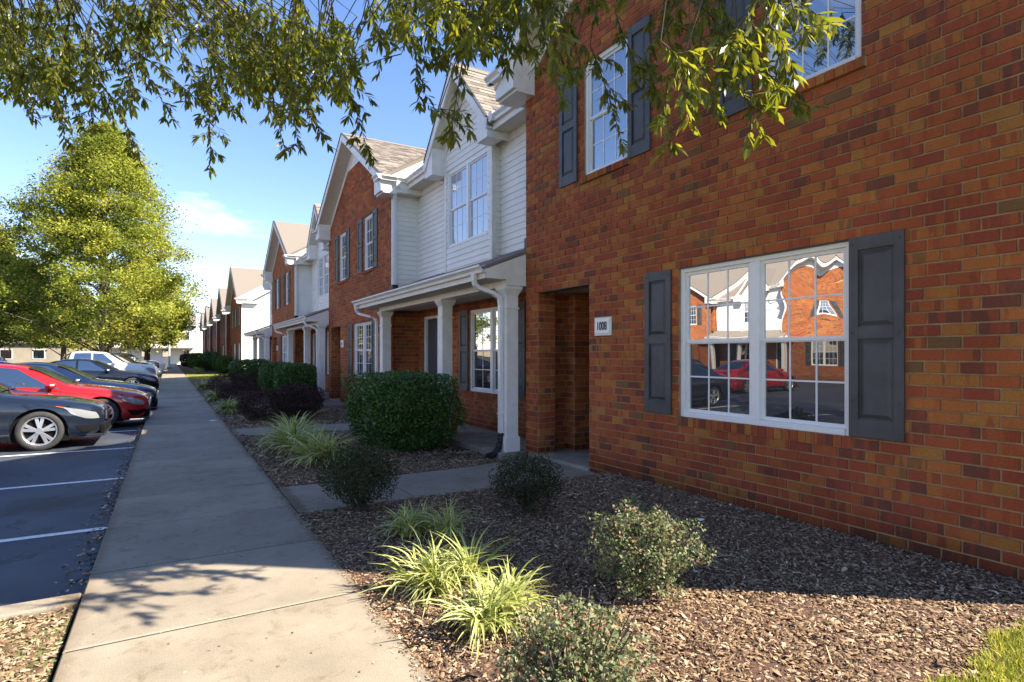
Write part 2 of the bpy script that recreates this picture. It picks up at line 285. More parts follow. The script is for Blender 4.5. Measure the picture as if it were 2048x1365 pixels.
# ------------------------------------------------------------------ mesh helpers
def tag(o, label=None, cat=None, group=None, kind=None):
    if label: o['label'] = label
    if cat: o['category'] = cat
    if group: o['group'] = group
    if kind: o['kind'] = kind
    return o
def link(name, me, parent=None):
    o = bpy.data.objects.new(name, me); COL.objects.link(o)
    if parent: o.parent = parent
    return o
def empty(name, loc, rz=0):
    o = bpy.data.objects.new(name, None); COL.objects.link(o); o.location = loc; o.rotation_euler = (0, 0, rz); o.empty_display_size = .3
    return o
class MB:
    def __init__(s): s.v = []; s.f = []; s.m = []; s.t = []
    def add(s, vs, fs, mi=0, tone=0.5):
        b = len(s.v); s.v += [tuple(p) for p in vs]
        for f in fs: s.f.append([b + i for i in f]); s.m.append(mi); s.t.append(tone)
        return s
    def box(s, a, b, mi=0, tone=.5, skip=()):
        x0, y0, z0 = a; x1, y1, z1 = b
        if x0 > x1: x0, x1 = x1, x0
        if y0 > y1: y0, y1 = y1, y0
        if z0 > z1: z0, z1 = z1, z0
        vs = [(x0, y0, z0), (x1, y0, z0), (x1, y1, z0), (x0, y1, z0), (x0, y0, z1), (x1, y0, z1), (x1, y1, z1), (x0, y1, z1)]
        fs = {'-z': (0, 3, 2, 1), '+z': (4, 5, 6, 7), '-y': (0, 1, 5, 4), '+x': (1, 2, 6, 5), '+y': (2, 3, 7, 6), '-x': (3, 0, 4, 7)}
        return s.add(vs, [f for k, f in fs.items() if k not in skip], mi, tone)
    def prism(s, poly, d, mi=0, tone=.5):
        """poly: list of 3D points (planar), extruded by vector d"""
        n = len(poly); d = Vector(d); p = [Vector(q) for q in poly]
        vs = p + [q + d for q in p]
        fs = [tuple(range(n))[::-1], tuple(range(n, 2 * n))] + [(i, (i + 1) % n, (i + 1) % n + n, i + n) for i in range(n)]
        return s.add(vs, fs, mi, tone)
    def tube(s, pts, r, seg=8, mi=0, tone=.5, cap=True):
        pts = [Vector(p) for p in pts]; n = len(pts); rs = r if isinstance(r, (list, tuple)) else [r] * n
        rings = []
        up = Vector((0, 0, 1))
        for i, p in enumerate(pts):
            t = (pts[min(i + 1, n - 1)] - pts[max(i - 1, 0)]).normalized()
            a = t.cross(up if abs(t.z) < .95 else Vector((0, 1, 0))).normalized(); b = t.cross(a).normalized()
            rings.append([p + (a * math.cos(2 * math.pi * k / seg) + b * math.sin(2 * math.pi * k / seg)) * rs[i] for k in range(seg)])
        vs = [q for ring in rings for q in ring]
        fs = [(i * seg + k, i * seg + (k + 1) % seg, (i + 1) * seg + (k + 1) % seg, (i + 1) * seg + k) for i in range(n - 1) for k in range(seg)]
        if cap: fs += [tuple(range(seg))[::-1], tuple((n - 1) * seg + k for k in range(seg))]
        return s.add(vs, fs, mi, tone)
    def disc(s, c, axis, r, seg=24, mi=0): 
        c = Vector(c); ax = Vector(axis).normalized(); a = ax.orthogonal().normalized(); b = ax.cross(a)
        return s.add([c + (a * math.cos(2 * math.pi * k / seg) + b * math.sin(2 * math.pi * k / seg)) * r for k in range(seg)], [tuple(range(seg))], mi)
    def mesh(s, name, mats, smooth=False):
        me = bpy.data.meshes.new(name); me.from_pydata(s.v, [], s.f)
        for m in (mats if isinstance(mats, (list, tuple)) else [mats]): me.materials.append(m)
        me.polygons.foreach_set('material_index', s.m)
        at = me.attributes.new('tone', 'FLOAT', 'FACE'); at.data.foreach_set('value', s.t)
        if smooth: me.polygons.foreach_set('use_smooth', [True] * len(s.f))
        me.update(); return me
    def build(s, name, mats, parent=None, smooth=False, bevel=0):
        me = s.mesh(name, mats, smooth)
        o = link(name, me, parent)
        if bevel:
            md = o.modifiers.new('bevel', 'BEVEL'); md.width = bevel; md.segments = 2; md.limit_method = 'ANGLE'; md.angle_limit = R(40)
        return o

def np_mesh(name, V, F, tone, mat, smooth=False):
    """V (n,3), F (m,k) int, tone (m,)"""
    me = bpy.data.meshes.new(name); k = F.shape[1]
    me.vertices.add(len(V)); me.vertices.foreach_set('co', np.ascontiguousarray(V, dtype=np.float32).ravel())
    me.loops.add(F.size); me.loops.foreach_set('vertex_index', np.ascontiguousarray(F, dtype=np.int32).ravel())
    me.polygons.add(len(F)); me.polygons.foreach_set('loop_start', np.arange(0, F.size, k, dtype=np.int32))
    me.materials.append(mat)
    at = me.attributes.new('tone', 'FLOAT', 'FACE'); at.data.foreach_set('value', np.ascontiguousarray(tone, dtype=np.float32))
    if smooth: me.polygons.foreach_set('use_smooth', np.ones(len(F), dtype=bool))
    me.update(calc_edges=True); return me
def rot_mats(ax):
    """ax: (N,3) euler zyx -> (N,3,3)"""
    cx, cy, cz = np.cos(ax).T; sx, sy, sz = np.sin(ax).T
    m = np.empty((len(ax), 3, 3))
    m[:, 0, 0] = cz * cy; m[:, 0, 1] = cz * sy * sx - sz * cx; m[:, 0, 2] = cz * sy * cx + sz * sx
    m[:, 1, 0] = sz * cy; m[:, 1, 1] = sz * sy * sx + cz * cx; m[:, 1, 2] = sz * sy * cx - cz * sx
    m[:, 2, 0] = -sy; m[:, 2, 1] = cy * sx; m[:, 2, 2] = cy * cx
    return m
def scatter(name, tv, tf, pos, rot, scale, tone, mat, parent=None, smooth=False):
    tv = np.array(tv, float); tf = np.array(tf, int); N = len(pos)
    sc = np.asarray(scale); sc = sc.reshape(N, 1, -1) if sc.ndim else sc
    V = np.einsum('nij,nvj->nvi', rot, tv[None] * sc) + np.asarray(pos)[:, None]
    F = tf[None] + (np.arange(N) * len(tv))[:, None, None]
    me = np_mesh(name, V.reshape(-1, 3), F.reshape(-1, tf.shape[1]), np.repeat(tone, len(tf)), mat, smooth)
    return link(name, me, parent)
LEAF_V = [(0, 0, 0), (.5, -.28, .06), (1, 0, -.04), (.5, .28, .06)]; LEAF_F = [(0, 1, 2, 3)]
LONG_V = [(0, 0, 0), (.28, -.115, .02), (.65, -.12, .0), (1, 0, -.09), (.65, .12, .0), (.28, .115, .02), (.25, 0, -.01), (.65, 0, -.03)]
LONG_F = [(0, 1, 6, 5), (1, 2, 7, 6), (6, 7, 4, 5), (7, 2, 3, 4)]

# ------------------------------------------------------------------ ground
def gz(x, y):
    """garden bed level"""
    t = min(1, max(0, (x - 2.4) / 1.6)); s = min(1, max(0, (y - 5.6) / 1.6))
    z = -.125 * t * t * (3 - 2 * t) * s * s * (3 - 2 * s)
    for a, b in ((5.86, 7.1), (12.05, 13.2), (18.25, 19.5)):
        if a < y < b and x < 5: z -= .09
    return z
def sheet(name, x0, x1, y0, y1, z, mat, nx=1, ny=1, label=None):
    b = MB()
    for i in range(nx):
        for j in range(ny):
            pass
    vs = []; fs = []
    for j in range(ny + 1):
        for i in range(nx + 1):
            x = x0 + (x1 - x0) * i / nx; y = y0 + (y1 - y0) * j / ny
            vs.append((x, y, z(x, y) if callable(z) else z))
    for j in range(ny):
        for i in range(nx):
            a = j * (nx + 1) + i; fs.append((a, a + 1, a + nx + 2, a + nx + 1))
    b.add(vs, fs); o = b.build(name, mat, smooth=callable(z)); o['kind'] = 'structure'
    return o
sheet('ground', -700, 700, -700, 900, -.32, M['far_ground'])
sheet('parking_lot', -26.5, -.465, 4.62, 150, -.13, M['asphalt'])
sheet('lawn', -26.5, -.49, -25, 4.40, -.045, M['lawn'])
sheet('garden_bed', 1.055, 5.9, -.0, 41.5, lambda x, y: gz(x, y) - .02 + .012 * math.sin(x * 7.3 + y * 3.1) * math.sin(y * 5.7 - x * 2.2), M['mulch'], 60, 300)
sheet('garden_bed', 1.055, 5.2, 50.3, 110, -.02, M['mulch'], 1, 1)
sheet('lawn', 1.055, 30, 41.5, 50.3, -.03, M['lawn'])
sheet('lawn', 1.055, 30, -25, 0, -.06, M['lawn'])

# sidewalk: one slab after another, joints between them
walk = MB().box((-.45, -3, -.3), (1.04, 121, -.007)).build('sidewalk', M['joint']); walk['kind'] = 'structure'
def slab_mesh(x0, x1, y0, y1, z0, z1, tone, warp=0):
    b = MB(); e = .008
    vs = [(x0, y0, z0), (x1, y0, z0), (x1, y1, z0), (x0, y1, z0),
          (x0, y0, z1 - e), (x1, y0, z1 - e), (x1, y1, z1 - e), (x0, y1, z1 - e),
          (x0 + e, y0 + e, z1), (x1 - e, y0 + e, z1), (x1 - e, y1 - e, z1), (x0 + e, y1 - e, z1)]
    b.add(vs, [(0, 1, 5, 4), (1, 2, 6, 5), (2, 3, 7, 6), (3, 0, 4, 7), (4, 5, 9, 8), (5, 6, 10, 9), (6, 7, 11, 10), (7, 4, 8, 11), (8, 9, 10, 11)], 0, tone)
    return b
y = -2.4
while y < 120:
    y1 = y + 1.215
    slab_mesh(-.465, 1.058, y + .011, y1 - .011, -.16, 0, random.random()).build('concrete_slab', M['concrete'], walk)
    y = y1
# near edge of the lot: kerb and straw covered corner bed
kerb = MB(); kerb.box((-26.5, 4.42, -.3), (-.48, 4.60, -.015)); k = kerb.build('kerb', M['concrete'], bevel=.012); k['kind'] = 'structure'
# stripes
for i, ys in enumerate([6.65, 9.24, 12.20, 14.95, 17.65, 20.35, 23.05, 25.75, 28.45, 31.15, 33.85, 36.55, 39.25, 41.95, 44.65]):
    b = MB(); 
    for s in range(10):
        xa = -5.6 + s * .51; xb = xa + .51
        b.add([(xa, ys - .048, -.126), (xb, ys - .048, -.126), (xb, ys + .048, -.126), (xa, ys + .048, -.126)], [(0, 1, 2, 3)])
    o = b.build('parking_stripe', M['road_white']); o['kind'] = 'structure'

# front walk to the first door, with a sloped end piece and threshold
def path_poly(name, near, far, zs, tone=.4, th=.12):
    for i in range(len(near) - 1):
        a0, a1, b0, b1 = near[i], near[i + 1], far[i], far[i + 1]; g = .005
        vs = []
        for dz in (-th, 0):
            vs += [(a0[0] + g, a0[1], zs[i] + dz), (a1[0] - g, a1[1], zs[i + 1] + dz), (b1[0] - g, b1[1], zs[i + 1] + dz), (b0[0] + g, b0[1], zs[i] + dz)]
        MB().add(vs, [(3, 2, 1, 0), (4, 5, 6, 7), (0, 1, 5, 4), (1, 2, 6, 5), (2, 3, 7, 6), (3, 0, 4, 7)], 0, random.random() * .5 + .1).build('concrete_slab', M['concrete'], path)
path = MB().box((1.3, 6.1, -.3), (4.5, 6.7, -.2)).build('front_walk', M['conc_dark']); path['kind'] = 'structure'
path_poly('w', [(1.06, 5.80), (2.25, 5.82), (3.5, 5.9), (4.955, 6.02)], [(1.06, 7.02), (2.25, 7.02), (3.5, 7.2), (4.955, 7.62)], [-.003, -.01, -.045, -.085])
path = MB().box((1.3, 12.2, -.3), (4.0, 12.9, -.2)).build('front_walk', M['conc_dark']); path['kind'] = 'structure'
path_poly('w', [(1.06, 12.0), (2.4, 12.0), (4.2, 12.0)], [(1.06, 13.1), (2.4, 13.2), (4.2, 13.3)], [-.003, -.02, -.07])
path = MB().box((1.3, 18.5, -.3), (4.5, 19.1, -.2)).build('front_walk', M['conc_dark']); path['kind'] = 'structure'
path_poly('w', [(1.06, 18.2), (3.0, 18.2), (4.95, 18.6)], [(1.06, 19.4), (3.0, 19.5), (4.95, 21.0)], [-.003, -.03, -.07])

# ------------------------------------------------------------------ wall systems (local frames)
class Frame:
    """u along the wall, z up, n outward, origin o"""
    def __init__(s, o, u, n): s.o = Vector(o); s.u = Vector(u); s.n = Vector(n)
    def P(s, u, z, d=0): return s.o + s.u * u + Vector((0, 0, z)) + s.n * d
    def box(s, b, u0, u1, z0, z1, d0, d1, mi=0, tone=.5):
        ps = [s.P(u, z, d) for d in (d0, d1) for (u, z) in ((u0, z0), (u1, z0), (u1, z1), (u0, z1))]
        b.add(ps, [(3, 2, 1, 0), (4, 5, 6, 7), (0, 1, 5, 4), (1, 2, 6, 5), (2, 3, 7, 6), (3, 0, 4, 7)], mi, tone); return b
def wall_sheet(fr, u0, u1, z0, top, holes, mat, parent, name='brick_wall', depth=.10, mi_rev=0, cuts=()):
    """backing surface with openings and reveals. top: number or piecewise list [(u,z)...]"""
    b = MB()
    tops = [(u0, top), (u1, top)] if not isinstance(top, list) else top
    def T(u):
        for (a, za), (c, zc) in zip(tops, tops[1:]):
            if a - 1e-6 <= u <= c + 1e-6: return za + (zc - za) * (u - a) / max(c - a, 1e-9)
        return tops[-1][1]
    us = sorted(set([u0, u1] + [h[0] for h in holes] + [h[1] for h in holes] + [t[0] for t in tops]))
    for a, c in zip(us, us[1:]):
        m = (a + c) / 2; zz = z0
        hs = sorted([(h[2], h[3]) for h in holes if h[0] < m < h[1]])
        for (ha, hb) in hs:
            if ha > zz + 1e-6: b.add([fr.P(a, zz), fr.P(c, zz), fr.P(c, ha), fr.P(a, ha)], [(0, 1, 2, 3)])
            zz = max(zz, hb)
        b.add([fr.P(a, zz), fr.P(c, zz), fr.P(c, T(c)), fr.P(a, T(a))], [(0, 1, 2, 3)])
    for h in holes:
        d = h[4] if len(h) > 4 else depth
        q = [(h[0], h[2]), (h[1], h[2]), (h[1], h[3]), (h[0], h[3])]
        for (ua, za), (ub, zb) in zip(q, q[1:] + q[:1]):
            b.add([fr.P(ua, za), fr.P(ub, zb), fr.P(ub, zb, -d), fr.P(ua, za, -d)], [(0, 1, 2, 3)])
    return b.build(name, mat, parent), T
BRICKS = []
def brick_variants():
    out = []
    for i in range(36):
        b = MB(); e = .0025; L = CL - .012; H = CH - .0125
        t = (i * .618034) % 1
        j = [random.uniform(-.0012, .0012) for _ in range(4)]
        # local: x outward (normal), y along, z up
        back = [(0, 0, 0), (0, L, 0), (0, L, H), (0, 0, H)]
        front = [(.009 + j[0], e, e), (.009 + j[1], L - e, e), (.009 + j[2], L - e, H - e), (.009 + j[3], e, H - e)]
        b.add(back + front, [(4, 5, 6, 7), (0, 1, 5, 4), (1, 2, 6, 5), (2, 3, 7, 6), (3, 0, 4, 7)], 0, t)
        out.append(b.mesh('brick', M['brick']))
    return out
BRICKS = brick_variants()
def lay_bricks(fr, u0, u1, z0, T, holes, wall, world_off, individual, mode=0):
    """bricks on a wall sheet; the nearest `individual` whole bricks are objects, the rest one stuff part"""
    cand = []; rows = int(math.ceil(7.8 / CH))
    for r in range(rows):
        za = z0 + r * CH; zb = za + CH - .0125; off = (r % 2) * CL / 2 + (0.02 if r % 3 == 0 else 0)
        i = -1
        while True:
            ua = u0 + i * CL + off + .004; i += 1
            if ua > u1: break
            ub = ua + CL - .012
            segs = [(max(ua, u0 + .003), min(ub, u1 - .003))]
            for h in holes:
                if h[2] < zb - .004 and h[3] > za + .02:
                    ns = []
                    for (a, c) in segs:
                        if h[1] <= a or h[0] >= c: ns.append((a, c)); continue
                        if h[0] - a > .01: ns.append((a, h[0] - .002))
                        if c - h[1] > .01: ns.append((h[1] + .002, c))
                    segs = ns
            for (a, c) in segs:
                if c - a < .02: continue
                zt = min(zb, min(T(a), T(c)) - .003)
                if zt - za < .02: continue
                full = (a == ua and c == ub and zt == zb)
                cand.append((a, c, za, zt, full))
    w = Vector(world_off)
    def dist(q): return ((fr.P((q[0] + q[1]) / 2, (q[2] + q[3]) / 2) + w) - CAM)
    cand2 = []
    for q in cand:
        d = dist(q); infr = True
        # inside the camera's field (with margin)
        th = math.atan2(686, 1160); f = d.x * math.sin(th) + d.y * math.cos(th); s = d.x * math.cos(th) - d.y * math.sin(th)
        infr = f > .3 and abs(s / f) < .92 and -.62 < d.z / f < .66
        cand2.append((d.length if infr and q[4] else 1e6 + d.length, q))
    cand2.sort(key=lambda a: a[0])
    ind = cand2[:individual] if individual else []
    rest = cand2[len(ind):]
    mt = Matrix((fr.n, fr.u, Vector((0, 0, 1)))).transposed().to_4x4()
    for _, q in ind:
        if _ > 1e5: rest.append((_, q)); continue
        me = BRICKS[random.randrange(36)] if random.random() < .86 else BRICKS[random.choice([3, 8, 16, 29])]
        o = link('brick', me, wall)
        o.matrix_local = Matrix.Translation(fr.P(q[0], q[2], random.uniform(-.0012, .0012))) @ mt
    if rest:
        b = MB(); e = .0025
        for _, (a, c, za, zt, full) in rest:
            p = .009 + random.uniform(-.0015, .0015); t = random.random()
            vs = [fr.P(a, za), fr.P(c, za), fr.P(c, zt), fr.P(a, zt), fr.P(a + e, za + e, p), fr.P(c - e, za + e, p), fr.P(c - e, zt - e, p), fr.P(a + e, zt - e, p)]
            b.add(vs, [(4, 5, 6, 7), (0, 1, 5, 4), (1, 2, 6, 5), (2, 3, 7, 6), (3, 0, 4, 7)], 0, t)
        o = b.build('brickwork', M['brick'], wall); o['kind'] = 'stuff'
def rowlock(fr, u0, u1, z0, z1, parent, proud=.02, slope=0, name='brick_sill'):
    n = max(2, round((u1 - u0) / .082)); w = (u1 - u0) / n
    base = MB(); fr.box(base, u0, u1, z0, z1 - .004, -.02, proud - .008); base = base.build(name, M['mortar'], parent)
    for i in range(n):
        b = MB(); fr.box(b, u0 + i * w + .005, u0 + (i + 1) * w - .005, z0 - .002, z1, -.01, proud + random.uniform(-.002, .002), 0, random.random()); b.build('brick', M['brick'], base)

def siding(fr, u0, u1, z0, top, holes, parent, lap=.125, detail=2, name='siding_wall', mat='siding'):
    """lapped boards; detail 2: each board an object"""
    w, T = wall_sheet(fr, u0, u1, z0, top, holes, M[mat], parent, name, depth=.06)
    z = z0; rest = MB()
    zmax = max(t[1] for t in top) if isinstance(top, list) else top
    while z < zmax - .02:
        zb = min(z + lap, zmax)
        # extent of the board under the top line
        segs = [(u0, u1)]
        if isinstance(top, list):
            N = 60; ok = [u0 + (u1 - u0) * i / N for i in range(N + 1) if T(u0 + (u1 - u0) * i / N) > zb - .03]
            if not ok: break
            segs = [(ok[0], ok[-1])]
        for h in holes:
            if h[2] < zb - .01 and h[3] > z + .01:
                ns = []
                for (a, c) in segs:
                    if h[1] <= a or h[0] >= c: ns.append((a, c)); continue
                    if h[0] - a > .02: ns.append((a, h[0]))
                    if c - h[1] > .02: ns.append((h[1], c))
                segs = ns
        for (a, c) in segs:
            vs = [fr.P(a, z, .002), fr.P(c, z, .002), fr.P(c, z, .020), fr.P(a, z, .020), fr.P(a, z + .012, .022), fr.P(c, z + .012, .022), fr.P(a, zb, .005), fr.P(c, zb, .005)]
            fs = [(0, 1, 2, 3)[::-1], (3, 2, 5, 4), (4, 5, 7, 6)]
            fs = [(3, 2, 1, 0), (3, 4, 5, 2), (4, 6, 7, 5)]
            if detail >= 2: MB().add(vs, fs).build('siding_board', M[mat], w)
            else: rest.add(vs, fs)
        z += lap
    if rest.v:
        o = rest.build('siding_boards', M[mat], w); o['kind'] = 'stuff'
    return w

def window(fr, u0, u1, z0, z1, parent, double=True, cols=3, rows=2, up='glass_up', lo='glass_screen', muntins=True, rec=-.045, up2=None, detail=2):
    """vinyl double hung window(s) in a brick or siding opening"""
    f = .055; b = MB()
    fr.box(b, u0, u0 + f, z0, z1, rec - .05, rec + .02); fr.box(b, u1 - f, u1, z0, z1, rec - .05, rec + .02)
    fr.box(b, u0 + f, u1 - f, z1 - f, z1, rec - .05, rec + .018); fr.box(b, u0 + f, u1 - f, z0, z0 + f, rec - .05, rec + .030)
    um = (u0 + u1) / 2
    if double: fr.box(b, um - .055, um + .055, z0 + f, z1 - f, rec - .05, rec + .016)
    w = b.build('window', M['vinyl'], parent, bevel=.004 if detail > 1 else 0)
    bays = [(u0 + f, um - .055), (um + .055, u1 - f)] if double else [(u0 + f, u1 - f)]
    zm = (z0 + z1) / 2
    for bi, (a, c) in enumerate(bays):
        for s, (za, zb, dd, gm) in enumerate([(zm - .01, z1 - f, rec - .012, (up2 if (up2 and bi == 0) else up)), (z0 + f, zm + .012, rec - .030, lo)]):
            t = .034; q = MB()
            fr.box(q, a, a + t, za, zb, dd - .02, dd + .004); fr.box(q, c - t, c, za, zb, dd - .02, dd + .004)
            fr.box(q, a + t, c - t, zb - t, zb, dd - .02, dd + .003); fr.box(q, a + t, c - t, za, za + t, dd - .02, dd + .003)
            q.build('sash', M['vinyl'], w)
            MB().add([fr.P(a + t, za + t, dd - .012), fr.P(c - t, za + t, dd - .012), fr.P(c - t, zb - t, dd - .012), fr.P(a + t, zb - t, dd - .012)], [(0, 1, 2, 3)]).build('pane', M[gm], w)
            if muntins:
                for k in range(1, cols):
                    uu = a + t + (c - a - 2 * t) * k / cols; m = MB(); fr.box(m, uu - .008, uu + .008, za + t, zb - t, dd - .014, dd - .006); m.build('muntin', M['vinyl'], w)
                for k in range(1, rows):
                    z = za + t + (zb - za - 2 * t) * k / rows; m = MB(); fr.box(m, a + t, c - t, z - .008, z + .008, dd - .014, dd - .0065); m.build('muntin', M['vinyl'], w)
    return w
def shutter(fr, u0, u1, z0, z1, parent, detail=2):
    """raised panel shutter: rails, stiles and two bevelled panels"""
    b = MB(); d0, d1 = .010, .036; st = .075
    zmid = z0 + (z1 - z0) * .52
    fr.box(b, u0, u0 + st, z0, z1, d0, d1); fr.box(b, u1 - st, u1, z0, z1, d0, d1)
    for za, zb in ((z0, z0 + .15), (zmid - .05, zmid + .05), (z1 - .11, z1)): fr.box(b, u0 + st, u1 - st, za, zb, d0, d1 - .002)
    s = b.build('shutter', M['shutter'], parent, bevel=.003 if detail > 1 else 0)
    for za, zb in ((z0 + .15, zmid - .05), (zmid + .05, z1 - .11)):
        a, c = u0 + st, u1 - st; e = .045; q = MB()
        vs = [fr.P(a, za, .014), fr.P(c, za, .014), fr.P(c, zb, .014), fr.P(a, zb, .014),
              fr.P(a + .012, za + .012, .014), fr.P(c - .012, za + .012, .014), fr.P(c - .012, zb - .012, .014), fr.P(a + .012, zb - .012, .014),
              fr.P(a + e, za + e, .030), fr.P(c - e, za + e, .030), fr.P(c - e, zb - e, .030), fr.P(a + e, zb - e, .030)]
        fs = [(i, (i + 1) % 4, (i + 1) % 4 + 4, i + 4) for i in range(4)] + [(i + 4, (i + 1) % 4 + 4, (i + 1) % 4 + 8, i + 8) for i in range(4)] + [(8, 9, 10, 11)]
        q.add(vs, fs).build('shutter_panel', M['shutter'], s)
    if detail > 1:
        for uu in (u0 + .03, u1 - .03):
            for zz in (z0 + .3, zmid, z1 - .06):
                MB().tube([fr.P(uu, zz, .034), fr.P(uu, zz, .040)], .009, 8).build('screw', M['screw'], s)
    return s

def shingle_slope(name, parent, O, U, W, inside, ulen, wlen, off, individual=0, expo=.14, tab=.30, mat='shingle'):
    """O eave corner, U unit along eave, W unit up-slope; inside(u,w) -> bool"""
    N = U.cross(W).normalized()
    if N.z < 0: N = -N
    cand = []; r = 0
    while r * expo < wlen:
        w0 = r * expo; i = 0; uu = -random.random() * tab
        while uu < ulen:
            t = tab * random.choice([.6, .8, 1, 1.2]); a, c = max(uu, 0), min(uu + t, ulen); uu += t
            if c - a < .04: continue
            if inside(a + .01, w0) and inside(c - .01, w0):
                cand.append((a, c, w0))
            elif inside((a + c) / 2, w0):
                # clip coarse
                aa, cc = a, c
                while aa < cc and not inside(aa, w0): aa += .02
                while cc > aa and not inside(cc, w0): cc -= .02
                if cc - aa > .03: cand.append((aa, cc, w0))
        r += 1
    offv = Vector(off)
    cand.sort(key=lambda q: ((O + U * q[0] + W * q[2] + offv) - CAM).length)
    rest = MB()
    for i, (a, c, w) in enumerate(cand):
        th = random.choice([.008, .010, .016]); t = random.random()
        P = lambda u, ww, d: O + U * u + W * ww + N * d
        vs = [P(a, w, .002), P(c - .004, w, .002), P(a, w, th), P(c - .004, w, th), P(a, w + expo * 1.05, .002), P(c - .004, w + expo * 1.05, .002)]
        fs = [(0, 1, 3, 2), (2, 3, 5, 4), (0, 2, 4), (1, 5, 3)]
        if i < individual: MB().add(vs, fs, 0, t).build('shingle', M[mat], parent)
        else: rest.add(vs, fs, 0, t)
    if rest.v:
        o = rest.build('shingles', M[mat], parent); o['kind'] = 'stuff'

def kgutter(b, p0, p1, out, h=.12, w=.12):
    """K-style gutter profile from p0 to p1 (top back edge), out = outward unit"""
    p0, p1, out = Vector(p0), Vector(p1), Vector(out); Z = Vector((0, 0, 1))
    prof = [(0, 0), (0, -h), (w * .55, -h), (w * .62, -h * .62), (w * .88, -h * .35), (w, -h * .28), (w, 0), (w - .012, 0), (w - .012, -h * .2), (.01, -h * .8), (.01, 0)]
    vs = [p + out * a + Z * c for p in (p0, p1) for a, c in prof]; n = len(prof)
    fs = [(i, (i + 1) % n, (i + 1) % n + n, i + n) for i in range(n)] + [tuple(range(n))[::-1], tuple(range(n, 2 * n))]
    b.add(vs, fs)
def rect_tube(b, pts, w=.075, d=.055, out=Vector((-1, 0, 0)), mi=0):
    """rectangular downspout along pts (in a plane containing z); w across, d along out"""
    pts = [Vector(p) for p in pts]; side = Vector((0, 0, 1)).cross(out).normalized(); n = len(pts); vs = []
    for i, p in enumerate(pts):
        t = (pts[min(i + 1, n - 1)] - pts[max(i - 1, 0)]).normalized(); nrm = side.cross(t).normalized()
        if abs(t.dot(side)) > .6: s2 = Vector((0, 0, 1)).cross(t).normalized(); nr = s2.cross(t).normalized(); 
        else: s2 = (side - t * side.dot(t)).normalized(); nr = s2.cross(t).normalized()
        vs += [p + s2 * w / 2 + nr * d / 2, p - s2 * w / 2 + nr * d / 2, p - s2 * w / 2 - nr * d / 2, p + s2 * w / 2 - nr * d / 2]
    fs = [(i * 4 + k, i * 4 + (k + 1) % 4, (i + 1) * 4 + (k + 1) % 4, (i + 1) * 4 + k) for i in range(n - 1) for k in range(4)] + [(3, 2, 1, 0), tuple((n - 1) * 4 + k for k in range(4))]
    b.add(vs, fs, mi)

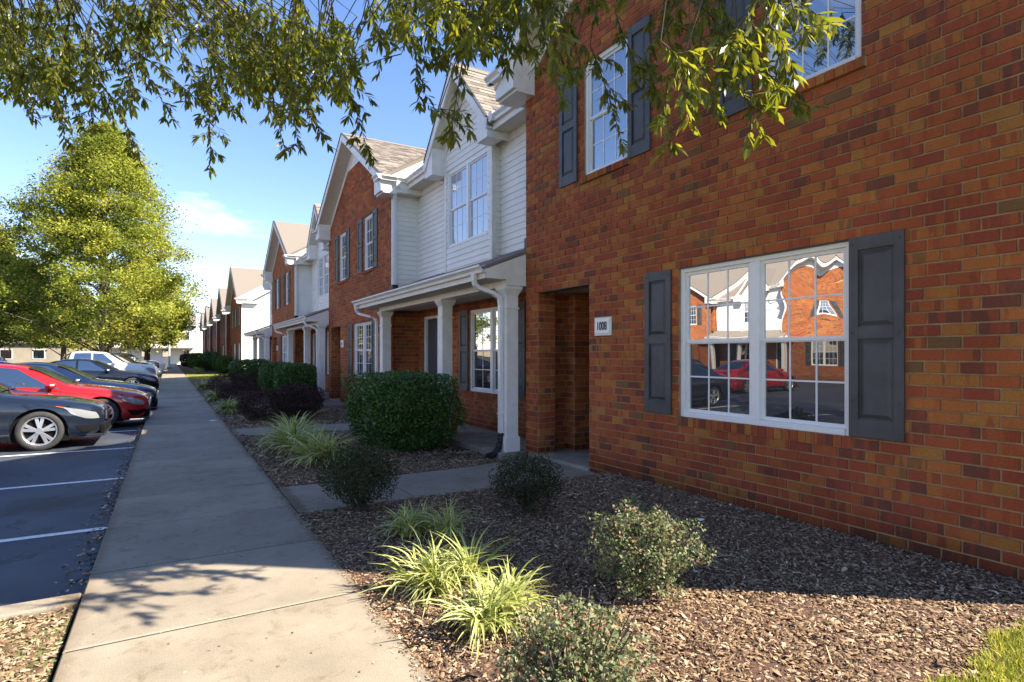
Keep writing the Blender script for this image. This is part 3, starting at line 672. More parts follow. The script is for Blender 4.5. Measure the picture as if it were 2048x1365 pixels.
# ------------------------------------------------------------------ the townhouses
SL = .6
def bar_yz(b, pts, x0, x1, mi=0):
    b.prism([(x0, p[0], p[1]) for p in pts], (x1 - x0, 0, 0), mi)
def bar_xz(b, pts, y0, y1, mi=0):
    b.prism([(p[0], y0, p[1]) for p in pts], (0, y1 - y0, 0), mi)
def slope_slab(parent, xe, ze, xr, ya, yb, slope=SL, name='roof'):
    zr = ze + slope * (xr - xe); b = MB()
    bar_xz(b, [(xe, ze), (xr, zr), (2 * xr - xe, ze), (2 * xr - xe, ze - .12), (xr, zr - .12), (xe, ze - .12)], ya, yb, 0)
    return b.build(name, M['shingle'], parent)
def brick_bay(root, y0, w, off, detail, indiv=0, sign=False, wins=None, end_wall=False, near_shutter=True, all_brick=False, glassy=None):
    fr = Frame((0, y0, 0), (0, 1, 0), (-1, 0, 0)); yc = y0 + w / 2; hw = w / 2 + .3
    far = w
    g = dict(up='glass_up', lo='glass_screen') if not glassy else glassy
    low = [(far - 5.16, far - 3.25, .8124, 2.481)]
    ups = [(far - 2.40, far - 1.51, 3.9642, 5.5401), (far - 5.25, far - 4.35, 3.9642, 5.5401)]
    alc = (far - 1.63, far - .35, -.3, 2.481, .30)
    if w > 8: ups.append((far - 8.3, far - 7.4, 3.98, 5.55)); low.append((far - 8.8, far - 7.2, .8124, 2.481))
    holes = [(*h, .10) for h in low + ups] + [alc]
    zc = 5.98 + SL * .3 - .30; cap = 5.98 + SL * hw - .87
    uc = (cap - zc) / SL
    top = [(0, zc), (uc, cap), (w - uc, cap), (w, zc)]
    wall, T = wall_sheet(fr, 0, w, -.3, top, holes, M['mortar'] if detail >= 1 else M['brick_far'], root)
    if detail >= 1:
        lay_bricks(fr, 0, w, -.3, T, [h[:4] for h in holes], wall, off, indiv)
        for h in ups: rowlock(fr, h[0] - .05, h[1] + .05, h[2] - .085, h[2] - .003, root, .045)
        for h in low: rowlock(fr, h[0] - .02, h[1] + .02, h[2] - .095, h[2] - .003, root, .018)
    # steel lintels
    for h in low + [alc]:
        b = MB(); fr.box(b, h[0] - .02, h[1] + .02, h[3] - .012, h[3] + .004, -.1, .003); b.build('lintel', M['dark_metal'], root)
    for i, h in enumerate(low):
        window(fr, h[0], h[1], h[2], h[3], root, True, 3, 2, up=g['up'], lo=g['lo'], detail=detail, up2='glass_warp' if (indiv and i == 0) else None)
        shutter(fr, h[0] - .43, h[0] - .005, h[2] + .01, h[3], root, detail); shutter(fr, h[1] + .10, h[1] + .52, h[2] + .01, h[3], root, detail)
    for i, h in enumerate(ups):
        window(fr, h[0], h[1], h[2], h[3], root, False, 3, 2, up='glass_sky', lo='glass_sky', detail=detail)
        if i != 1 or near_shutter: shutter(fr, h[0] - .42, h[0] - .03, h[2] - .02, h[3] + .02, root, detail)
        shutter(fr, h[1] + .13, h[1] + .55, h[2] - .02, h[3] + .02, root, detail)
    # recessed entry: pier, stepped side walls, back wall, floor and ceiling
    a0, a1 = y0 + alc[0], y0 + alc[1]; z0, z1 = -.3, 2.481; mb = M['mortar'] if detail >= 2 else M['brick_far']
    def side(o, u, n, L, nm='alcove_wall'):
        f2 = Frame(o, u, n); wl, T2 = wall_sheet(f2, 0, L, z0, z1, [], mb, root, nm)
        if detail >= 2: lay_bricks(f2, 0, L, z0, T2, [], wl, off, 0)
    if detail >= 1:
        side((0, a1 - .001, 0), (1, 0, 0), (0, -1, 0), .32)
        side((.32, a1, 0), (0, 1, 0), (-1, 0, 0), .20)
        side((.32, a1 + .20, 0), (1, 0, 0), (0, -1, 0), .34)
        side((.66, a1 - .05, 0), (0, 1, 0), (-1, 0, 0), .25)
        side((.66, a1 - .05, 0), (1, 0, 0), (0, -1, 0), 1.0)
        side((1.66, a0, 0), (0, 1, 0), (-1, 0, 0), 1.25)
        side((0, a0, 0), (1, 0, 0), (0, 1, 0), 1.66)
    else:
        MB().box((.3, a0, z0), (.34, a1, z1)).build('alcove_wall', M['brick_far'], root)
    MB().box((-.03, a0 - .0, -.3), (1.7, a1 + .25, -.04)).build('door_step', M['conc_dark'], root, bevel=.008)
    MB().box((.11, a0, 2.52), (1.7, a1 + .25, 2.56)).build('alcove_ceiling', M['soffit'], root)
    d = MB(); d.box((.75, a0 - .03, -.04), (1.62, a0 + .015, 2.2)); dr = d.build('door', M['door'], root)
    MB().tube([(.86, a0 + .015, 1.0), (.86, a0 + .07, 1.0)], .03, 10).build('door_knob', M['chrome'], dr)
    # roof: street slope, cross gable with valleys, rakes, soffits, returns
    xe = -.4; ze = 5.98; xr = 6.5
    rf = slope_slab(root, .10, ze + SL * (.10 - xe), xr, y0 - .30, y0 + w + .30)
    for s in (-1, 1):
        ya = yc + s * hw; q_ = MB(); bar_xz(q_, [(xe + .004, ze + .01), (.098, ze + SL * (.098 - xe) + .01), (.098, ze + SL * (.098 - xe) - .1), (xe + .004, ze - .1)], ya, ya - s * .50); q_.build('roof_corner', M['shingle'], root)
    zp = ze + SL * hw
    b = MB()
    for s in (-1, 1):
        e = (xe, yc + s * hw, ze); p = (xe, yc, zp); q = (xe + hw, yc, zp)
        up = Vector((0, 0, .035))
        pts = [Vector(e) + up, Vector(p) + up, Vector(q) + up]
        b.add([*pts, *[t - Vector((0, 0, .12)) for t in pts]], [(0, 1, 2), (3, 5, 4), (0, 3, 4, 1), (1, 4, 5, 2), (2, 5, 3, 0)])
    gr = b.build('gable_roof', M['shingle'], root)
    if detail >= 1:
        cs = math.atan(SL); Wd = Vector((0, math.cos(cs), math.sin(cs)))
        shingle_slope('s', gr, Vector((xe, y0 - .30, ze + .035)), Vector((1, 0, 0)), Wd, lambda u, ww: u <= ww * math.cos(cs) + .05, hw, hw / math.cos(cs), off, 300 if detail == 1.5 else 0)
        rid = MB(); rid.prism([(xe, yc - .14, zp - .03), (xe, yc, zp + .06), (xe, yc + .14, zp - .03)], (hw, 0, 0)); rid.build('ridge_cap', M['shingle'], gr)
        c2 = math.atan(SL); W2 = Vector((math.cos(c2), 0, math.sin(c2)))
        shingle_slope('s', rf, Vector((xe, y0 - .30, ze + .004)), Vector((0, 1, 0)), W2, lambda u, ww: u <= ww * math.cos(c2) + .05, hw, hw / math.cos(c2), off, 0)
    for s in (-1, 1):
        ye = yc + s * hw
        b = MB(); bar_yz(b, [(ye, ze + .03), (yc, zp + .03), (yc, zp - .20), (ye, ze - .20)], xe - .03, xe); b.build('rake_board', M['white_trim'], root)
        b = MB(); bar_yz(b, [(ye, ze + .055), (yc, zp + .055), (yc, zp + .03), (ye, ze + .03)], xe - .05, xe + .02); b.build('drip_edge', M['dark_metal'], root)
        b = MB(); bar_yz(b, [(ye, ze - .17), (yc, zp - .17), (yc, zp - .19), (ye, ze - .19)], xe, .0); b.build('soffit', M['soffit'], root)
        yw = yc + s * (w / 2 + .01)
        b = MB(); bar_yz(b, [(yw, ze - .2 + .18), (yc, zp - .2), (yc, zp - .40), (yw, ze - .4 + .18)], -.035, -.012); b.build('frieze_board', M['white_trim'], root)
        # boxed return at the foot of the rake
        yi = ye - s * .56
        b = MB(); bar_yz(b, [(ye, ze - .36), (yi, ze - .36), (yi, ze - .2 + SL * .56), (ye, ze - .2)], xe + .001, -.002); b.build('eave_return', M['white_trim'], root)
        b = MB(); b.box((xe + .06, ye + s * -.0, ze - .40), (.02, yi, ze - .362)); b.build('return_moulding', M['white_metal'], root)
    b = MB(); hcap = (cap - zc) / SL
    bar_yz(b, [(yc - (w / 2 - uc) - .02, cap - .004), (yc + (w / 2 - uc) + .02, cap - .004), (yc, zp - .38)], -.030, -.004); b.build('gable_panel', M['white_trim'], root)
    # side eaves
    for s in (-1, 1):
        ye = yc + s * hw
        zs = ze - .36
        b = MB(); b.box((-.002, yc + s * (w / 2 + .0), zs), (1.2, ye, zs + .02)); b.build('soffit', M['soffit'], root)
        b = MB(); b.box((xe + .004, ye - s * .004, zs + .003), (.75, ye - s * .03, ze - .02)); b.build('fascia', M['white_trim'], root)
        b = MB(); kgutter(b, (xe - .11, ye, ze + .02), (.42, ye, ze + .02), (0, s, 0)); b.build('gutter', M['white_metal'], root)
        b = MB(); kgutter(b, (xe - .03, ye + s * .12, ze + .02), (xe - .03, ye - s * .28, ze + .02), (-1, 0, 0)); b.build('gutter', M['white_metal'], root)
        # upper rake of this roof above its lower neighbour, sunlit from the south side
        b = MB(); b.prism([(xe + .1, ye - s * .02, ze - .05), (xr, ye - s * .02, ze - .05 + SL * (xr - xe - .1)), (xr, ye - s * .02, ze - .75 + SL * (xr - xe)), (.34, ye - s * .02, ze - .35)], (0, s * .03, 0)); b.build('rake_board', M['white_trim'], root)
    # back part of the house so that it is closed
    b = MB(); b.box((.35, y0 + .05, 2.6), (12.5, y0 + w - .05, 5.9)); b.box((1.75, y0 + .05, -.3), (12.5, y0 + w - .05, 2.6)); b.build('house_core', M['siding'] if end_wall else M['brick_far'], root)
    if end_wall:
        f3 = Frame((0, y0, 0), (1, 0, 0), (0, -1, 0)); xt = 13.0
        tp = [(0, ze - .08), (xr, ze + SL * (xr - xe) - .35), (xt, ze - .2)]
        siding(f3, .06, xt, -.3, [(.06, ze - .08)] + tp[1:], [], root, .125, 1)
        b = MB(); f3.box(b, -.01, .07, -.3, ze - .2, -.02, .035); b.build('corner_board', M['white_trim'], root)
        b = MB(); b.prism([(xe, y0 - .30, ze - .0), (xr, y0 - .30, ze + SL * (xr - xe)), (xr, y0 - .30, ze + SL * (xr - xe) - .22), (xe, y0 - .30, ze - .22)], (0, -.03, 0)); b.build('rake_board', M['white_metal'], root)
    return wall

def porch_section(root, y1, ln, off, detail, last=False, ind=False, glassy=None):
    y2 = y1 + ln; X0 = .71; L = ln
    fr = Frame((X0, y1, 0), (0, 1, 0), (-1, 0, 0))
    win = (1.58, 3.48, .7197, 2.481, .1); door = (5.13, 6.03, -.3, 2.481, .12)
    wall, T = wall_sheet(fr, 0, L, -.3, 2.75, [win, door], M['mortar'] if detail >= 1 else M['brick_far'], root)
    if detail >= 1: lay_bricks(fr, 0, L, -.3, T, [win[:4], door[:4]], wall, off, 300 if ind else 0)
    if detail >= 1: rowlock(fr, win[0] - .04, win[1] + .04, win[2] - .09, win[2] - .003, root, .035)
    g = glassy or dict(up='glass_up', lo='glass_screen')
    window(fr, *win[:4], root, True, 2, 2, up=g['up'], lo=g['lo'], detail=detail)
    shutter(fr, win[0] - .44, win[0] - .01, win[2], win[3] + .02, root, detail); shutter(fr, win[1] + .03, win[1] + .46, win[2], win[3] + .02, root, detail)
    b = MB(); fr.box(b, door[0], door[0] + .07, -.04, door[3], -.1, .02); fr.box(b, door[1] - .07, door[1], -.04, door[3], -.1, .02); fr.box(b, door[0], door[1], door[3] - .07, door[3], -.1, .018)
    b.build('door_frame', M['vinyl'], root, bevel=.004)
    b = MB(); fr.box(b, door[0] + .07, door[1] - .07, -.04, door[3] - .07, -.09, -.05); dr = b.build('door', M['door'], root)
    for za, zb in ((.15, .95), (1.15, 2.15)):
        b = MB(); fr.box(b, door[0] + .2, door[1] - .2, za, zb, -.05, -.04); b.build('door_panel', M['door'], dr, bevel=.004)
    MB().tube([fr.P(door[0] + .15, 1.0, -.05), fr.P(door[0] + .15, 1.0, .0)], .03, 10).build('door_knob', M['chrome'], dr)
    # return walls of the neighbouring brick bays
    fb = Frame((0, y2, 0), (1, 0, 0), (0, -1, 0))
    w2, T2 = wall_sheet(fb, 0, X0, -.3, 3.1, [], M['mortar'] if detail >= 1 else M['brick_far'], root)
    if detail >= 1: lay_bricks(fb, 0, X0, -.3, T2, [], w2, off, 0)
    if not last: siding(fb, .13, X0, 3.1, 5.62, [], root, .125, detail)
    # porch slab, columns, beam, ceiling, shed roof
    sl = MB().box((-.47, y1 + .01, -.34), (X0 + .02, y2 - .0, -.042)).build('porch_slab', M['conc_dark'], root, bevel=.012)
    for i, yy in enumerate((.05, 2.56, L - .24)):
        cx0, cx1, ya, yb = -.34, -.12, y1 + yy, y1 + yy + .22
        b = MB(); b.box((cx0, ya, -.04), (cx1, yb, 2.60)); c = b.build('column', M['white_trim'], root, bevel=.006)
        b = MB(); b.box((cx0 - .022, ya - .022, -.041), (cx1 + .022, yb + .022, .19)); b.box((cx0 - .012, ya - .012, .19), (cx1 + .012, yb + .012, .205)); b.build('column_base', M['white_trim'], c, bevel=.005)
        b = MB(); b.box((cx0 - .014, ya - .014, 2.24), (cx1 + .014, yb + .014, 2.262)); b.build('column_collar', M['white_trim'], c)
        b = MB(); vs = []
        for (z, e) in ((2.46, .0), (2.50, .018), (2.56, .05), (2.60, .05)):
            vs += [(cx0 - e, ya - e, z), (cx1 + e, ya - e, z), (cx1 + e, yb + e, z), (cx0 - e, yb + e, z)]
        b.add(vs, [(i * 4 + k, i * 4 + (k + 1) % 4, i * 4 + 4 + (k + 1) % 4, i * 4 + 4 + k) for i in range(3) for k in range(4)] + [(12, 13, 14, 15)]); b.build('column_capital', M['white_trim'], c)
    MB().box((-.35, y1 + .04, 2.601), (-.11, y2 + .02, 2.70)).build('porch_beam', M['white_trim'], root, bevel=.004)
    MB().box((-.11, y1 + .04, 2.66), (X0 - .002, y2 - .002, 2.69)).build('porch_ceiling', M['soffit'], root)
    MB().box((-.72, y1 + .04, 2.70), (-.11, y2 + .68, 2.715)).build('soffit', M['soffit'], root)
    MB().box((-.73, y1 + .02, 2.70), (-.71, y2 + .70, 2.86)).build('fascia', M['white_trim'], root)
    b = MB(); kgutter(b, (-.731, y1 + .02, 2.90), (-.731, y2 + .72, 2.90), (-1, 0, 0), .115, .12); b.build('gutter', M['white_metal'], root)
    pe = .4
    b = MB(); bar_xz(b, [(-.76, 2.885), (X0, 2.885 + pe * (X0 + .76)), (X0, 2.84 + pe * (X0 + .76)), (-.76, 2.84)], y1 + .0, y2 - .002)
    bar_xz(b, [(-.76, 2.885), (-.01, 2.885 + pe * .75), (-.01, 2.84 + pe * .75), (-.76, 2.84)], y2 - .002, y2 + .73)
    b.build('porch_roof', M['shingle'], root)
    b = MB(); bar_xz(b, [(-.73, 2.70), (-.73, 2.84), (.02, 2.84 + pe * .75), (.02, 2.61), (-.36, 2.61), (-.36, 2.70)], y1 + .006, y1 + .034); b.build('porch_end_board', M['white_trim'], root)
    b = MB(); bar_xz(b, [(-.73, 2.70), (-.73, 2.84), (-.01, 2.84 + pe * .72), (-.01, 2.70)], y2 + .68, y2 + .70); b.build('porch_end_board', M['white_trim'], root)
    # downspouts
    def dsp(ys, yw):
        p0 = Vector((-.79, ys, 2.80)); pts = [p0, p0 - Vector((0, 0, .10)), Vector((-.77, ys, 2.62)), Vector((-.70, ys + (yw - ys) * .2, 2.56)), Vector((-.50, ys + (yw - ys) * .8, 2.49)), Vector((-.40, yw, 2.42)), Vector((-.378, yw, 2.30)), Vector((-.378, yw, .25))]
        b = MB(); rect_tube(b, pts, .085, .062); o = b.build('downspout', M['white_metal'], root, bevel=.006)
        for z in (2.0, .55):
            b = MB(); b.box((-.413, yw - .055, z), (-.34, yw + .055, z + .03)); b.build('strap', M['white_metal'], o)
        bt = [Vector((-.378, yw, .26)), Vector((-.385, yw, .12)), Vector((-.43, yw - .01, .0)), Vector((-.52, yw - .03, -.07)), Vector((-.66, yw - .05, -.095))]
        pts2 = []
        for a, c in zip(bt, bt[1:]):
            for k in range(5): pts2.append(a.lerp(c, k / 5))
        b = MB(); b.tube(pts2, [.056 if i % 2 else .049 for i in range(len(pts2))], 10); b.build('drain_boot', M['black_plastic'], o)
    dsp(y1 + .30, y1 + .17); 
    if not last: dsp(y2 + .55, y2 + .13)
    # upper siding wall with projecting gabled window bay
    b0, b1 = 2.08, 4.33; bx = .52; yb_ = y1 + (b0 + b1) / 2; zt = 5.62
    siding(fr, 0, b0, 3.1, zt, [], root, .125, detail); siding(fr, b1, L, 3.1, zt, [], root, .125, detail)
    f4 = Frame((bx, y1 + b0, 0), (0, 1, 0), (-1, 0, 0)); W = b1 - b0; peak = 7.60; s2 = 1.09
    zt4 = peak - s2 * W / 2 - .30
    wn_ = (.15, 2.08, 3.92, 5.62, .06)
    siding(f4, .0, W, 3.05, [(0, zt4), (W / 2, peak - .30), (W, zt4)], [wn_], root, .125, detail)
    window(f4, *wn_[:4], root, True, 3, 2, up='glass_blind', lo='glass_blind' if detail else 'glass_sky', rec=-.01, detail=detail, muntins=True)
    f5 = Frame((bx, y1 + b0, 0), (1, 0, 0), (0, -1, 0)); siding(f5, 0, X0 - bx, 3.1, zt, [], root, .125, detail)
    for yy in (y1 + b0 - .01, y1 + b1 - .08):
        MB().box((bx - .03, yy, 3.1), (bx - .003, yy + .09, zt4 + .1)).build('corner_board', M['white_trim'], root)
    MB().box((bx - .028, y1 + b0 - .028, 3.1), (bx + .06, y1 + b0 - .002, zt4)).build('corner_board', M['white_trim'], root)
    for yy, ya in ((y1 + b1 + .0, 0), (y2 - .03, 0)):
        MB().box((X0 - .035, yy, 3.1), (X0 - .004, yy + .028, zt)).build('corner_board', M['white_trim'], root)
    if not last: MB().box((-.03, y2 - .05, 3.0), (.12, y2 - .003, 5.62)).build('corner_board', M['white_metal'], root)
    if not last:
        ds = MB(); rect_tube(ds, [Vector((.02, y2 - .36, 5.90)), Vector((.02, y2 - .34, 5.78)), Vector((.02, y2 - .14, 5.56)), Vector((.02, y2 - .10, 5.44)), Vector((.02, y2 - .10, 3.30))], .085, .06, out=Vector((0, -1, 0))); ds.build('downspout', M['white_metal'], root, bevel=.005)
        MB().box((-.05, y2 - .16, 3.17), (.10, y2 - .04, 3.30)).build('drain_boot', M['black_plastic'], root)
    MB().box((.02, y1 + .01, 3.22), (.14, y1 + .10, 3.40)).build('roof_vent', M['black_plastic'], root, bevel=.01)
    # frieze, soffit, fascia, gutter
    ze = 5.95; xe = .33
    for a, c in ((0, b0 - .38), (b1 + .38, L)):
        MB().box((X0 - .03, y1 + a, zt), (X0 - .005, y1 + c, zt + .14)).build('frieze_board', M['white_trim'], root)
        MB().box((xe, y1 + a, zt + .14), (X0 + .1, y1 + c, zt + .16)).build('soffit', M['soffit'], root)
        MB().box((xe - .02, y1 + a, zt + .13), (xe, y1 + c, ze)).build('fascia', M['white_trim'], root)
        b = MB(); kgutter(b, (xe - .021, y1 + a + .02, ze + .03), (xe - .021, y1 + c - .02, ze + .03), (-1, 0, 0)); b.build('gutter', M['white_metal'], root)
    MB().box((X0 - .03, y1 + b0 - .38, zt), (X0 - .005, y1 + b0, zt + .3)).build('frieze_board', M['white_trim'], root)
    # roofs
    rf = slope_slab(root, xe, ze, 6.5, y1 - .1, y1 + b0 - .38); slope_slab(root, xe, ze, 6.5, y1 + b1 + .38, y2 + .1)
    slope_slab(root, .62, ze + SL * .29, 6.5, y1 + b0 - .38, y1 + b1 + .38)
    hb = 1.53; xb = .18; zb = peak - s2 * hb; yb = yb_; back = xe + (peak - ze) / SL
    b = MB()
    for s in (-1, 1):
        e = Vector((xb, yb + s * hb, zb)); p = Vector((xb, yb, peak)); q = Vector((back, yb, peak)); r_ = Vector((xe, yb + s * hb, zb))
        pts = [e, p, q, r_]
        b.add([*[t + Vector((0, 0, .03)) for t in pts], *[t - Vector((0, 0, .12)) for t in pts]], [(0, 1, 2, 3), (7, 6, 5, 4), (0, 4, 5, 1), (1, 5, 6, 2), (2, 6, 7, 3), (3, 7, 4, 0)])
    gr = b.build('gable_roof', M['shingle'], root)
    if detail >= 1:
        cb_ = math.atan(s2); Wd = Vector((0, math.cos(cb_), math.sin(cb_)))
        shingle_slope('s', gr, Vector((xb, yb - hb, zb + .03)), Vector((1, 0, 0)), Wd, lambda u, ww: u <= .15 + ww * math.sin(cb_) / SL, 3, hb / math.cos(cb_), off, 300 if detail >= 2 else 0)
        c2 = math.atan(SL); W2 = Vector((math.cos(c2), 0, math.sin(c2)))
        shingle_slope('s', rf, Vector((xe, y1 - .1, ze + .004)), Vector((0, 1, 0)), W2, lambda u, ww: u < 2.1 or (ww * math.sin(c2) > 1.5), 6.6, 3.4, off, 0)
        rid = MB(); rid.prism([(xb, yb - .12, peak - .07), (xb, yb, peak + .05), (xb, yb + .12, peak - .07)], (back - xb, 0, 0)); rid.build('ridge_cap', M['shingle'], gr)
    for s in (-1, 1):
        ye = yb + s * hb
        b = MB(); bar_yz(b, [(ye, zb + .03), (yb, peak + .03), (yb, peak - .24), (ye, zb - .20)], xb - .03, xb); b.build('rake_board', M['white_trim'], root)
        b = MB(); bar_yz(b, [(ye, zb + .055), (yb, peak + .06), (yb, peak + .03), (ye, zb + .03)], xb - .05, xb + .02); b.build('drip_edge', M['dark_metal'], root)
        b = MB(); bar_yz(b, [(ye, zb - .16), (yb, peak - .19), (yb, peak - .22), (ye, zb - .19)], xb, bx); b.build('soffit', M['soffit'], root)
        b = MB(); bar_yz(b, [(ye - s * .38, zb - .2 + .38 * s2), (yb, peak - .21), (yb, peak - .40), (ye - s * .38, zb - .4 + .38 * s2)], bx - .04, bx - .024); b.build('frieze_board', M['white_trim'], root)
        yi = ye - s * .42
        b = MB(); bar_yz(b, [(ye, zb - .33), (yi, zb - .33), (yi, zb - .18 + s2 * .42), (ye, zb - .18)], xb + .001, bx - .001); b.build('eave_return', M['white_trim'], root)
        b = MB(); b.box((xb + .004, ye - s * .02, zb - .327), (X0, ye - s * .004, zb)); b.build('fascia', M['white_trim'], root)
        # end cap piece of the gutter turned up on the roof
        b = MB(); b.box((xe - .14, ye + s * .02, ze - .09), (xe - .02, ye + s * .16, ze + .10)); b.build('gutter_end', M['white_metal'], root, bevel=.02)
    b = MB(); b.box((.8, y1 + .0, -.3), (12.5, y2 - .0, 5.7)); b.build('house_core', M['siding'], root)

def house_row(root, bays, detail_of, off, firstdetail=0):
    pass
PER = 13.37; BW = 6.87; SW = 6.5
OFF1 = Vector((4.95, 1.05, 0))
row = empty('townhouse_row', OFF1)
tag(row, 'near townhouse row of red brick gables and cream siding bays, number 1008 at its entry', 'townhouse')
brick_bay(row, 0, BW, OFF1, 2, 300, near_shutter=False)
porch_section(row, BW, SW, OFF1, 2, ind=False)
brick_bay(row, PER, BW, OFF1, 1.5)
porch_section(row, PER + BW, SW, OFF1, 1)
brick_bay(row, 2 * PER, BW, OFF1, 0)
porch_section(row, 2 * PER + BW, 5.6, OFF1, 0, last=True)

OFF2 = Vector((4.95, 50.5, 0))
row2 = empty('townhouse_row', OFF2)
tag(row2, 'far red brick townhouse row with sunlit blank white end wall beyond the lawn gap', 'townhouse')
yy = 0
for i, (w_, gap) in enumerate([(9.6, 4.4), (8, 5.4), (8, 5.4), (8, 5.4), (8, 0)]):
    brick_bay(row2, yy, w_, OFF2, 0, end_wall=(i == 0))
    if gap:
        b = MB(); b.box((.9, yy + w_, -.3), (1.0, yy + w_ + gap, 5.7)); b.build('brick_wall', M['brick_far'], row2)
        b = MB(); b.box((0, yy + w_ + gap - .01, -.3), (.9, yy + w_ + gap + .02, 5.7)); b.build('brick_wall', M['brick_far'], row2)
        slope_slab(row2, .4, 5.9, 6.5, yy + w_, yy + w_ + gap)
        b = MB(); rect_tube(b, [Vector((-.05, yy + w_ + gap - .1, 5.8)), Vector((-.05, yy + w_ + gap - .1, -.1))], .11, .08); b.build('downspout', M['white_metal'], row2)
    yy += w_ + gap

# row across the lot, seen in the window glass
OFF3 = Vector((-27.5, 38.7, 0))
row3 = empty('townhouse_row', OFF3, math.pi)
tag(row3, 'townhouse row across the parking lot seen mirrored in the big 1008 window', 'townhouse')
for k in range(3):
    brick_bay(row3, k * PER, BW, OFF3, 0); porch_section(row3, k * PER + BW, SW if k < 2 else 5.6, OFF3, 0, last=(k == 2))

# ------------------------------------------------------------------ signs on the wall
def plaque(x, y0, y1, z0, z1, label, text=None):
    t = empty('house_number_sign', (x, (y0 + y1) / 2, (z0 + z1) / 2)); tag(t, label, 'sign', 'house number signs by the entries')
    h, w = z1 - z0, y1 - y0
    b = MB(); b.box((-.022, -w / 2, -h / 2), (0.002, w / 2, h / 2)); p = b.build('sign_plate', M['white_trim'], t, bevel=.003)
    b = MB(); b.box((-.034, -w / 2 + .025, -h / 2 + .025), (-.020, w / 2 - .025, h / 2 - .025)); b.build('sign_face', M['vinyl'], t, bevel=.004)
    if text:
        c = bpy.data.curves.new('number', 'FONT'); c.body = text; c.size = .145; c.extrude = .003; c.align_x = 'CENTER'; c.align_y = 'CENTER'; c.offset = .0015
        o = bpy.data.objects.new('tmp', c); COL.objects.link(o); bpy.context.view_layer.update()
        me = bpy.data.meshes.new_from_object(o.evaluated_get(bpy.context.evaluated_depsgraph_get())); bpy.data.objects.remove(o)
        me.materials.clear(); me.materials.append(M['black_plastic'])
        o = link('house_number', me, t); o.matrix_local = Matrix.Translation((-.037, 0, 0)) @ Matrix(((0, 0, -1, 0), (-1, 0, 0, 0), (0, 1, 0, 0), (0, 0, 0, 1))) @ Matrix.Diagonal((.72, 1.08, 1, 1))
    else:
        b = MB(); b.add([(-.038, -w * .22, 0), (-.038, 0, h * .24), (-.038, w * .22, 0), (-.038, 0, -h * .24)], [(0, 1, 2, 3)]); b.build('emblem', M['black_plastic'], t)
plaque(4.94, 5.81, 6.14, 1.76, 2.00, 'white square house number sign reading 1008 on the near brick wall', '1008')
plaque(4.94, 5.81 + PER, 6.14 + PER, 1.76, 2.00, 'small white sign with dark mark beside the second brick entry')
plaque(4.94, 5.81 + 2 * PER, 6.14 + 2 * PER, 1.76, 2.00, 'tiny white sign beside the third brick entry, behind the porch posts')

# ------------------------------------------------------------------ mulch, debris, grass
def mulch(name, x0, x1, y0, y1, n, smin, smax, zf, label, keep=lambda x, y: True, parent=None):
    xs = RNG.uniform(x0, x1, n * 2); ys = RNG.uniform(y0, y1, n * 2)
    k = np.array([keep(a, b) for a, b in zip(xs, ys)]); xs, ys = xs[k][:n], ys[k][:n]; N = len(xs)
    zs = np.array([zf(a, b) for a, b in zip(xs, ys)]) + RNG.uniform(-.006, .012, N)
    rot = rot_mats(np.stack([RNG.normal(0, .35, N), RNG.normal(0, .3, N), RNG.uniform(0, 6.28, N)], 1))
    s = RNG.uniform(smin, smax, N) * np.where(RNG.random(N) < .06, 1.8, 1)
    sc = np.stack([s, s * RNG.uniform(.18, .5, N), s * RNG.uniform(.5, 1.2, N)], 1)
    tv = [(-.5, -.5, 0), (.5, -.35, .02), (.45, .5, 0), (-.5, .4, .03), (-.1, 0, .20), (.35, .05, .12)]
    tf = [(0, 1, 5, 4), (1, 2, 5, 5), (2, 3, 4, 5), (3, 0, 4, 4)]
    tf = [(0, 1, 4), (1, 2, 5), (1, 5, 4), (2, 3, 4), (2, 4, 5), (3, 0, 4)]
    o = scatter(name, tv, tf, np.stack([xs, ys, zs], 1), rot, sc, RNG.beta(1.6, 1.9, N), M['chip'], parent)
    o['kind'] = 'stuff'; tag(o, label, 'mulch'); return o
def bed_keep(x, y):
    if y < 7.5 and x > 3.0 and y < 1.2: return False
    for a, b in ((5.84, 7.1), (12.02, 13.2), (18.2, 19.5)):
        if a < y < b: return False
    if x > 4.93 and y < 7.92: return False
    if x > 4.45 and 7.8 < y < 14.4: return False
    if x > 4.93 and y > 14.4: return False
    return True
zb = lambda x, y: gz(x, y) - .016
mulch('bark_mulch', 1.03, 4.95, .9, 3.6, 62000, .012, .034, zb, 'light brown bark mulch in the sunlit bed beside the walk and grey shrub', bed_keep)
mulch('bark_mulch', 1.03, 4.95, 3.6, 8.0, 60000, .013, .038, zb, 'bark mulch in the shaded bed below the brick wall', bed_keep)
mulch('bark_mulch', 1.06, 4.95, 8.0, 24, 36000, .03, .07, zb, 'bark mulch around the clipped hedges and porch fronts', bed_keep)
mulch('pine_straw', -3.4, -.50, 2.4, 4.42, 30000, .015, .04, lambda x, y: -.045, 'reddish fallen leaf litter in the corner bed beside the kerb')
